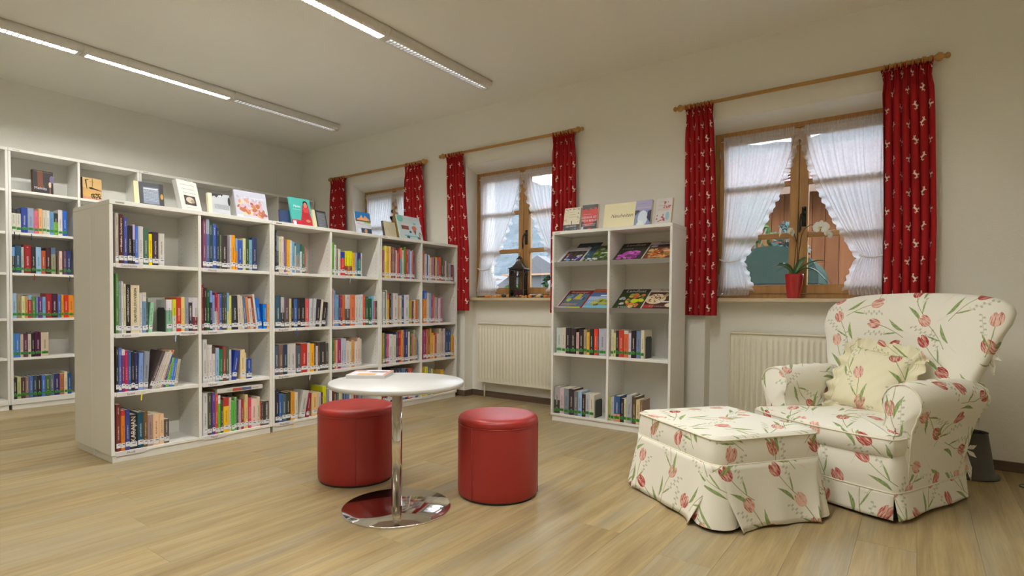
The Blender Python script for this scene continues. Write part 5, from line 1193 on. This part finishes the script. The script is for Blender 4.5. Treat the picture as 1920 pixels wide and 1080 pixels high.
# lantern
M_LANT = plain('rusty_lantern_metal', (.060, .042, .034), .55, .5, .5, .3, 40, .2)
def lantern():
    x, y, z = -3.120, 4.425, 1.0035
    t = thing('lantern', 'dark metal lantern with pagoda roof on the middle window sill', 'lantern', (x, y, z), radians(12)); w = .070
    part('base', BX(-w-.008, w+.008, -w-.008, w+.008, 0, .014), M_LANT, t, bevel=.002)
    part('collar', BX(-w-.006, w+.006, -w-.006, w+.006, .262, .274), M_LANT, t, bevel=.002)
    for sx in (-1, 1):
        for sy in (-1, 1): part('post', BX(sx*w-.006, sx*w+.006, sy*w-.006, sy*w+.006, .014, .262), M_LANT, t)
    for k in range(4):
        M = Matrix.Rotation(k*pi/2, 4, 'Z'); m = MB(); yy = -w
        for xx in (-.024, .024): m.box(xx-.0022, xx+.0022, yy-.002, yy+.002, .014, .215, (1, 1, 1), M)
        for zz in (.075, .205): m.box(-w, w, yy-.002, yy+.002, zz-.002, zz+.002, (1, 1, 1), M)
        for c, r in ((0, .045),):
            for q in range(10):
                a0, a1 = pi*q/10, pi*(q+1)/10; p = [(c+r*cos(a0), yy-.002, .205+r*sin(a0)), (c+r*cos(a1), yy-.002, .205+r*sin(a1)), (c+(r+.005)*cos(a1), yy-.002, .205+(r+.005)*sin(a1)), (c+(r+.005)*cos(a0), yy-.002, .205+(r+.005)*sin(a0))]
                m.prism([tuple(M @ Vector(v)) for v in p], tuple(M @ Vector((0, .004, 0))))
        m.box(-.0018, .0018, yy-.002, yy+.002, .205, .25, (1, 1, 1), M)
        g = part('glazing_bars', m, M_LANT, t); m = MB(); m.box(-w+.004, w-.004, yy+.002, yy+.0035, .016, .26, (1, 1, 1), M); part('glass', m, M_GLASS, g)
    m = MB(); rows = []
    for r, zz in ((w+.018, .274), (w+.014, .278), (w*.72, .300), (w*.48, .325), (w*.34, .350)): rows.append([(r, -r, zz), (r, r, zz), (-r, r, zz), (-r, -r, zz)])
    m.grid(rows, closed_u=True, uv=False, cap0=True, cap1=True); ro = part('roof', m, M_LANT, t)
    ro.data.polygons.foreach_set('use_smooth', [False]*len(ro.data.polygons))
    m = MB(); m.box(-.020, .020, -.020, .020, .350, .352)
    for sx in (-1, 1):
        for sy in (-1, 1): m.box(sx*.018-.003, sx*.018+.003, sy*.018-.003, sy*.018+.003, .352, .376)
    m.lathe([(.030, .374), (.026, .380), (.014, .394), (.008, .402), (.010, .407), (.004, .413)], 16); part('vent_cap', m, M_LANT, t)
    m = MB(); rows = [[(0, (.012+.0018*cos(b))*cos(a), .418+(.012+.0018*cos(b))*sin(a)) if False else ((.012+.0018*cos(b))*cos(a), .0018*sin(b), .420+(.012+.0018*cos(b))*sin(a)) for b in [2*pi*q/6 for q in range(6)]] for a in [2*pi*k/16 for k in range(16)]]
    m.grid(rows, closed_u=True, closed_v=True, uv=False); part('ring_handle', m, M_LANT, t, smooth=True)
    m = MB(); m.lathe([(.001, .014), (.034, .014), (.035, .018), (.035, .072), (.030, .078), (.001, .074)], 24, cap=False); part('candle', m, plain('berry_wax', (.16, .02, .05), .5), t, smooth=True)
lantern()
# little pumpkins along the sill
def pumpkins():
    mats = [plain('pumpkin_orange', (.80, .27, .035), .45, 0, .5, .15, 20), plain('pumpkin_pale', (.78, .42, .15), .5, 0, .5, .15, 20), plain('gourd_green', (.05, .06, .04), .45, 0, .5, .3, 20), plain('gourd_cream', (.62, .52, .36), .5)]
    stem = plain('pumpkin_stalk', (.16, .12, .05), .8)
    data = [(-3.478, .017, 0), (-3.440, .015, 0), (-3.395, .012, 1), (-3.370, .015, 1), (-3.338, .016, 0), (-3.308, .014, 0), (-3.262, .024, 2), (-3.215, .020, 0), (-3.145, .012, 0), (-3.105, .015, 0), (-3.065, .016, 0), (-3.035, .013, 1), (-3.005, .014, 0), (-2.960, .019, 0), (-2.920, .015, 2), (-2.872, .014, 1), (-2.855, .024, 3), (-2.820, .014, 2), (-2.785, .018, 0)]
    names = ['orange', 'pale orange', 'dark green', 'cream']
    for k, (x, r, c) in enumerate(data):
        y = 4.368+.006*sin(k*2.1)
        if c == 3: y += .018
        t = thing('pumpkin', 'tiny %s decorative pumpkin, %s from left on the middle window sill' % (names[c], ORD[k]), 'pumpkin', (x, y, 1.0035+r*.78), k*.7, 'decorative pumpkins on the sill')
        m = MB(); m.sphere((0, 0, 0), r, 24, 10, (1, 1, 1), (1, 1, .80))
        for i, v in enumerate(m.v): a = math.atan2(v[1], v[0]); f = 1+.07*cos(a*8)*(1-abs(v[2])/r); m.v[i] = (v[0]*f, v[1]*f, v[2])
        part('flesh', m, mats[c], t, smooth=True); m = MB(); m.tube([(0, 0, r*.7), (.001, 0, r*.95), (.004, 0, r*1.15)], [.003, .002, .002], 6); part('stalk', m, stem, t, smooth=True)
pumpkins()

# ------------------------------------------------------------------ outside the windows
def outside():
    m = Mat('outdoor_ground', .9); nz = m.noise(m.coords('Object'), .8, 4); m.base(m.mix(((nz-.4)*3).clamp(), (.07, .065, .06), (.06, .08, .03)))
    g = MB(); g.poly([(-140, YW+.5, -.05), (60, YW+.5, -.05), (60, 130, -.05), (-140, 130, -.05)]); o = part('ground', g, m.m); o['kind'] = 'structure'
    # wooded hillside
    hm = Mat('forest_slope', .95, 0, spec=.02); n1 = hm.noise(hm.coords('Object'), .35, 5, .7); n2 = hm.noise(hm.coords('Object'), .05, 2)
    hm.base(hm.mix(((n1-.35)*2.2).clamp(), hm.mix(n2, (.034, .046, .052), (.055, .064, .064)), (.085, .094, .10))); hm.bump(n1, .8, 2.0)
    r = random.Random(4); rows = []
    for j in range(16):
        f = j/15; rw = []
        for i in range(70):
            x = -150+200*i/69; crest = 33+4*sin(x*.045+1)+2*sin(x*.13)
            rw.append((x, 55+60*f+2*sin(i*.6), -.5+crest*f**.8+(r.random()-.5)*1.6*f))
        rows.append(rw)
    h = MB(); h.grid(rows, uv=False); o = part('hillside', h, hm.m); o['kind'] = 'structure'
    wall = plain('house_render', (.34, .33, .32), .9); roof = plain('slate_roof', (.04, .037, .037), .8); glass = plain('far_window', (.06, .07, .09), .2); wood = plain('balcony_wood', (.16, .09, .05), .8)
    def house(x, y, w, d, hh, rh, label):
        t = thing('house', label, 'house', (x, y, -.05))
        part('walls', BX(-w/2, w/2, 0, d, 0, hh), wall, t)
        q = MB(); q.prism([(-w/2-.4, -.5, hh-.25), (w/2+.4, -.5, hh-.25), (0, -.5, hh+rh)], (0, d+1, 0)); part('roof', q, roof, t)
        for zz in (.9, 3.2):
            if zz+1.2 > hh: break
            for xx in (-w*.3, 0, w*.3): wn = part('window', BX(xx-.45, xx+.45, -.04, .02, zz, zz+1.2), wood, t); part('pane', BX(xx-.38, xx+.38, -.06, -.03, zz+.07, zz+1.13), glass, wn)
        part('balcony', BX(-w*.42, w*.42, -.8, -.05, 2.5, 2.6), wood, t)
    house(-16.8, 26, 5.2, 6, 2.1, 1.5, 'white house with dark gable roof seen through the right half of the middle window')
    house(-25.3, 30, 6.5, 7, 2.0, 1.0, 'white house with dark roof seen behind the lantern in the middle window')
    house(-38.0, 33, 8, 7, 3.2, 2.0, 'pale farmhouse beyond the far left window')
    part('garden_wall', BX(-20, -3.6, 11.8, 12.1, -.05, 1.05), plain('stone_wall', (.11, .095, .085), .9, 0, .2, .4, 6, .5)); bpy.data.objects['garden_wall']['label'] = 'low stone garden wall outside the middle window'; bpy.data.objects['garden_wall']['category'] = 'wall'
    # plants
    lf = [Mat('leaf_%s' % n, .8, 0, c, .05) for n, c in (('dark', (.02, .045, .02)), ('mid', (.04, .08, .025)), ('yellow', (.16, .15, .02)), ('grey', (.06, .085, .08)))]
    for q in lf:
        nz = q.noise(q.coords('Object'), 14, 2); c = tuple(q.b.inputs['Base Color'].default_value)[:3]; q.base(q.mix(nz, tuple(v*.6 for v in c), tuple(v*1.4 for v in c)))
    bark = plain('bark', (.10, .075, .055), .9)
    def bush(label, x, y, hh, rad, mat, n, sz, seed, cone=False, z0=-.05, low=.25):
        r = random.Random(seed); t = thing('shrub' if not cone else 'conifer', label, 'shrub', (x, y, z0)); m = MB()
        for k in range(n):
            f = low+(1-low)*r.random(); a = r.random()*6.283; rr = rad*((1-f)*1.15+.05 if cone else sin(pi*min(1, .12+.85*f))**.6)*sqrt(r.random())
            c = Vector((rr*cos(a), rr*sin(a), hh*f)); d = Vector((r.uniform(-1, 1), r.uniform(-1, 1), r.uniform(-.6, 1))).normalized(); e = d.cross(Vector((r.uniform(-1, 1), r.uniform(-1, 1), r.uniform(-1, 1)))).normalized()
            s = sz*(.6+.8*r.random()); m.poly([tuple(c-d*s), tuple(c+e*s*.5), tuple(c+d*s), tuple(c-e*s*.5)])
        o = part('foliage', m, mat.m, t); o['kind'] = 'stuff'
        m = MB(); m.tube([(0, 0, 0), (.02, 0, hh*.5), (0, .02, hh*.92)], [rad*.08+.01, rad*.05+.008, .005], 6)
        for k in range(7): a = k*2.4; z = hh*(.15+.1*k); m.tube([(0, 0, z), (rad*.7*cos(a), rad*.7*sin(a), z+hh*.18)], .008, 5)
        part('stem', m, bark, t)
    bush('dark conifer outside the right half of the middle window', -4.85, 7.7, 1.42, .42, lf[0], 1100, .07, 1, True)
    bush('round green shrub left of the lantern in the middle window', -6.05, 8.4, 1.32, .42, lf[1], 800, .06, 2)
    bush('yellowish garden shrub beside the left net curtain of the middle window', -7.0, 8.6, 1.30, .42, lf[2], 500, .06, 3)
    bush('grey-green garden shrub behind the tied net curtain of the middle window', -8.1, 9.3, 1.6, .6, lf[3], 700, .07, 4)
    bush('grey-leaved climbing shrub against the barn boards', -1.22, 7.1, 1.95, .34, lf[3], 520, .05, 6, low=.1)
    bush('yellow-green bush above the green container', -1.95, 7.0, 1.85, .34, lf[2], 420, .06, 7)
    bush('small leafy branch bush left of the right window frame', -1.55, 6.9, 2.25, .26, lf[1], 160, .06, 8, low=.75)
    # barn with upright boards and tiled roof
    t = thing('barn', 'brown wooden barn with upright boards seen through the right window', 'barn', (-1.5, 7.9, -.05))
    bm = Mat('barn_board', .9, 0, spec=.03); x, y, z = bm.xyz(bm.coords('Object')); rq = Q(bm.nt, bm.node('ShaderNodeObjectInfo').outputs['Random'])
    gn = bm.noise(bm.vec(x*30.0+rq*50.0, y*8.0, z*1.6+rq*9.0), 1.0, 4, .6)
    bm.base(bm.mix(((gn-.5)*1.6+.5+(rq-.5)*.5).clamp(), (.06, .021, .009), (.16, .064, .028)))
    r = random.Random(3); xx = -3.2; k = 0; meshes = {}
    while xx < 3.4:
        w = (.155, .17, .145)[k % 3]
        if w not in meshes: meshes[w] = BX(0, w-.006, 0, .024, 0, 2.62).mesh('board'); meshes[w].materials.append(bm.m)
        new('board', meshes[w], None, t, (xx, -.004*(k % 2)-.003*r.random(), .06)); xx += w; k += 1
    part('rear_wall', BX(-3.2, 3.4, .03, 3.4, 0, 2.6), plain('barn_core', (.10, .06, .04), .9), t)
    m = MB(); m.prism([(-3.5, -.45, 2.45), (-3.5, 1.7, 3.38), (-3.5, 3.9, 2.45), (-3.5, 3.9, 2.35), (-3.5, 1.7, 3.28), (-3.5, -.45, 2.35)], (7.2, 0, 0)); ro = part('roof', m, plain('roof_timber', (.10, .06, .04), .9), t)
    m = MB(); tile = alb('5c3028', .7)
    for j in range(11):
        f = j/11; y0 = -.47+2.17*f; z0 = 2.46+.93*f; rows = [[], []]
        for i in range(190):
            xq = -3.5+7.2*i/189; b = .022*abs(sin(i*pi/5))
            rows[0].append((xq, y0, z0+b+.02)); rows[1].append((xq, y0+.215, z0+.092+b))
        m.grid(rows, tile, uv=False)
    o = part('roof_tiles', m, m_print('clay_tile', .8), ro, kind='stuff')
    # paper container with rounded lid
    t = thing('paper_container', 'green paper recycling container with a rounded lid outside the right window', 'container', (-1.19, 6.35, -.05))
    gm = plain('green_plastic', (.020, .034, .027), .7, 0, .06, .1, 5); dk = plain('dark_seal', (.006, .007, .006), .6)
    w, d = .43, .36
    part('body', BX(-w+.03, w-.03, -d+.03, d-.03, .12, 1.16), gm, t, bevel=.03, seg=3)
    part('rim', BX(-w, w, -d, d, 1.16, 1.215), dk, t, bevel=.01)
    m = MB(); rows = []
    for j in range(9):
        y = -d+2*d*j/8; rows.append([(w*cos(pi-pi*i/24)*1.0, y, 1.215+.375*(sin(pi*i/24)**.8)*(1-.12*(j/8))) for i in range(25)])
    m.grid(rows, uv=False)
    for rr, fl in ((rows[0], 0), (rows[-1], 1)): m.poly(rr if not fl else rr[::-1])
    lid = part('lid', m, gm, t)
    m = MB(); vf = text_vf('Papier   Pappe', .115, 0)
    m.add_mesh(vf, Matrix.Translation((-.03, -d-.004, 1.40)) @ Matrix.Rotation(pi/2, 4, 'X'), (1, 1, 1)); part('lettering', m, plain('raised_green_letters', (.006, .014, .011), .5), lid)
    for xw in (-.32, .32):
        m = MB(); m.lathe([(.09, -.03), (.1, -.02), (.1, .02), (.09, .03)], 20, (xw, -d+.08, .10), axis='x'); part('wheel', m, dk, t, smooth=True)
outside()
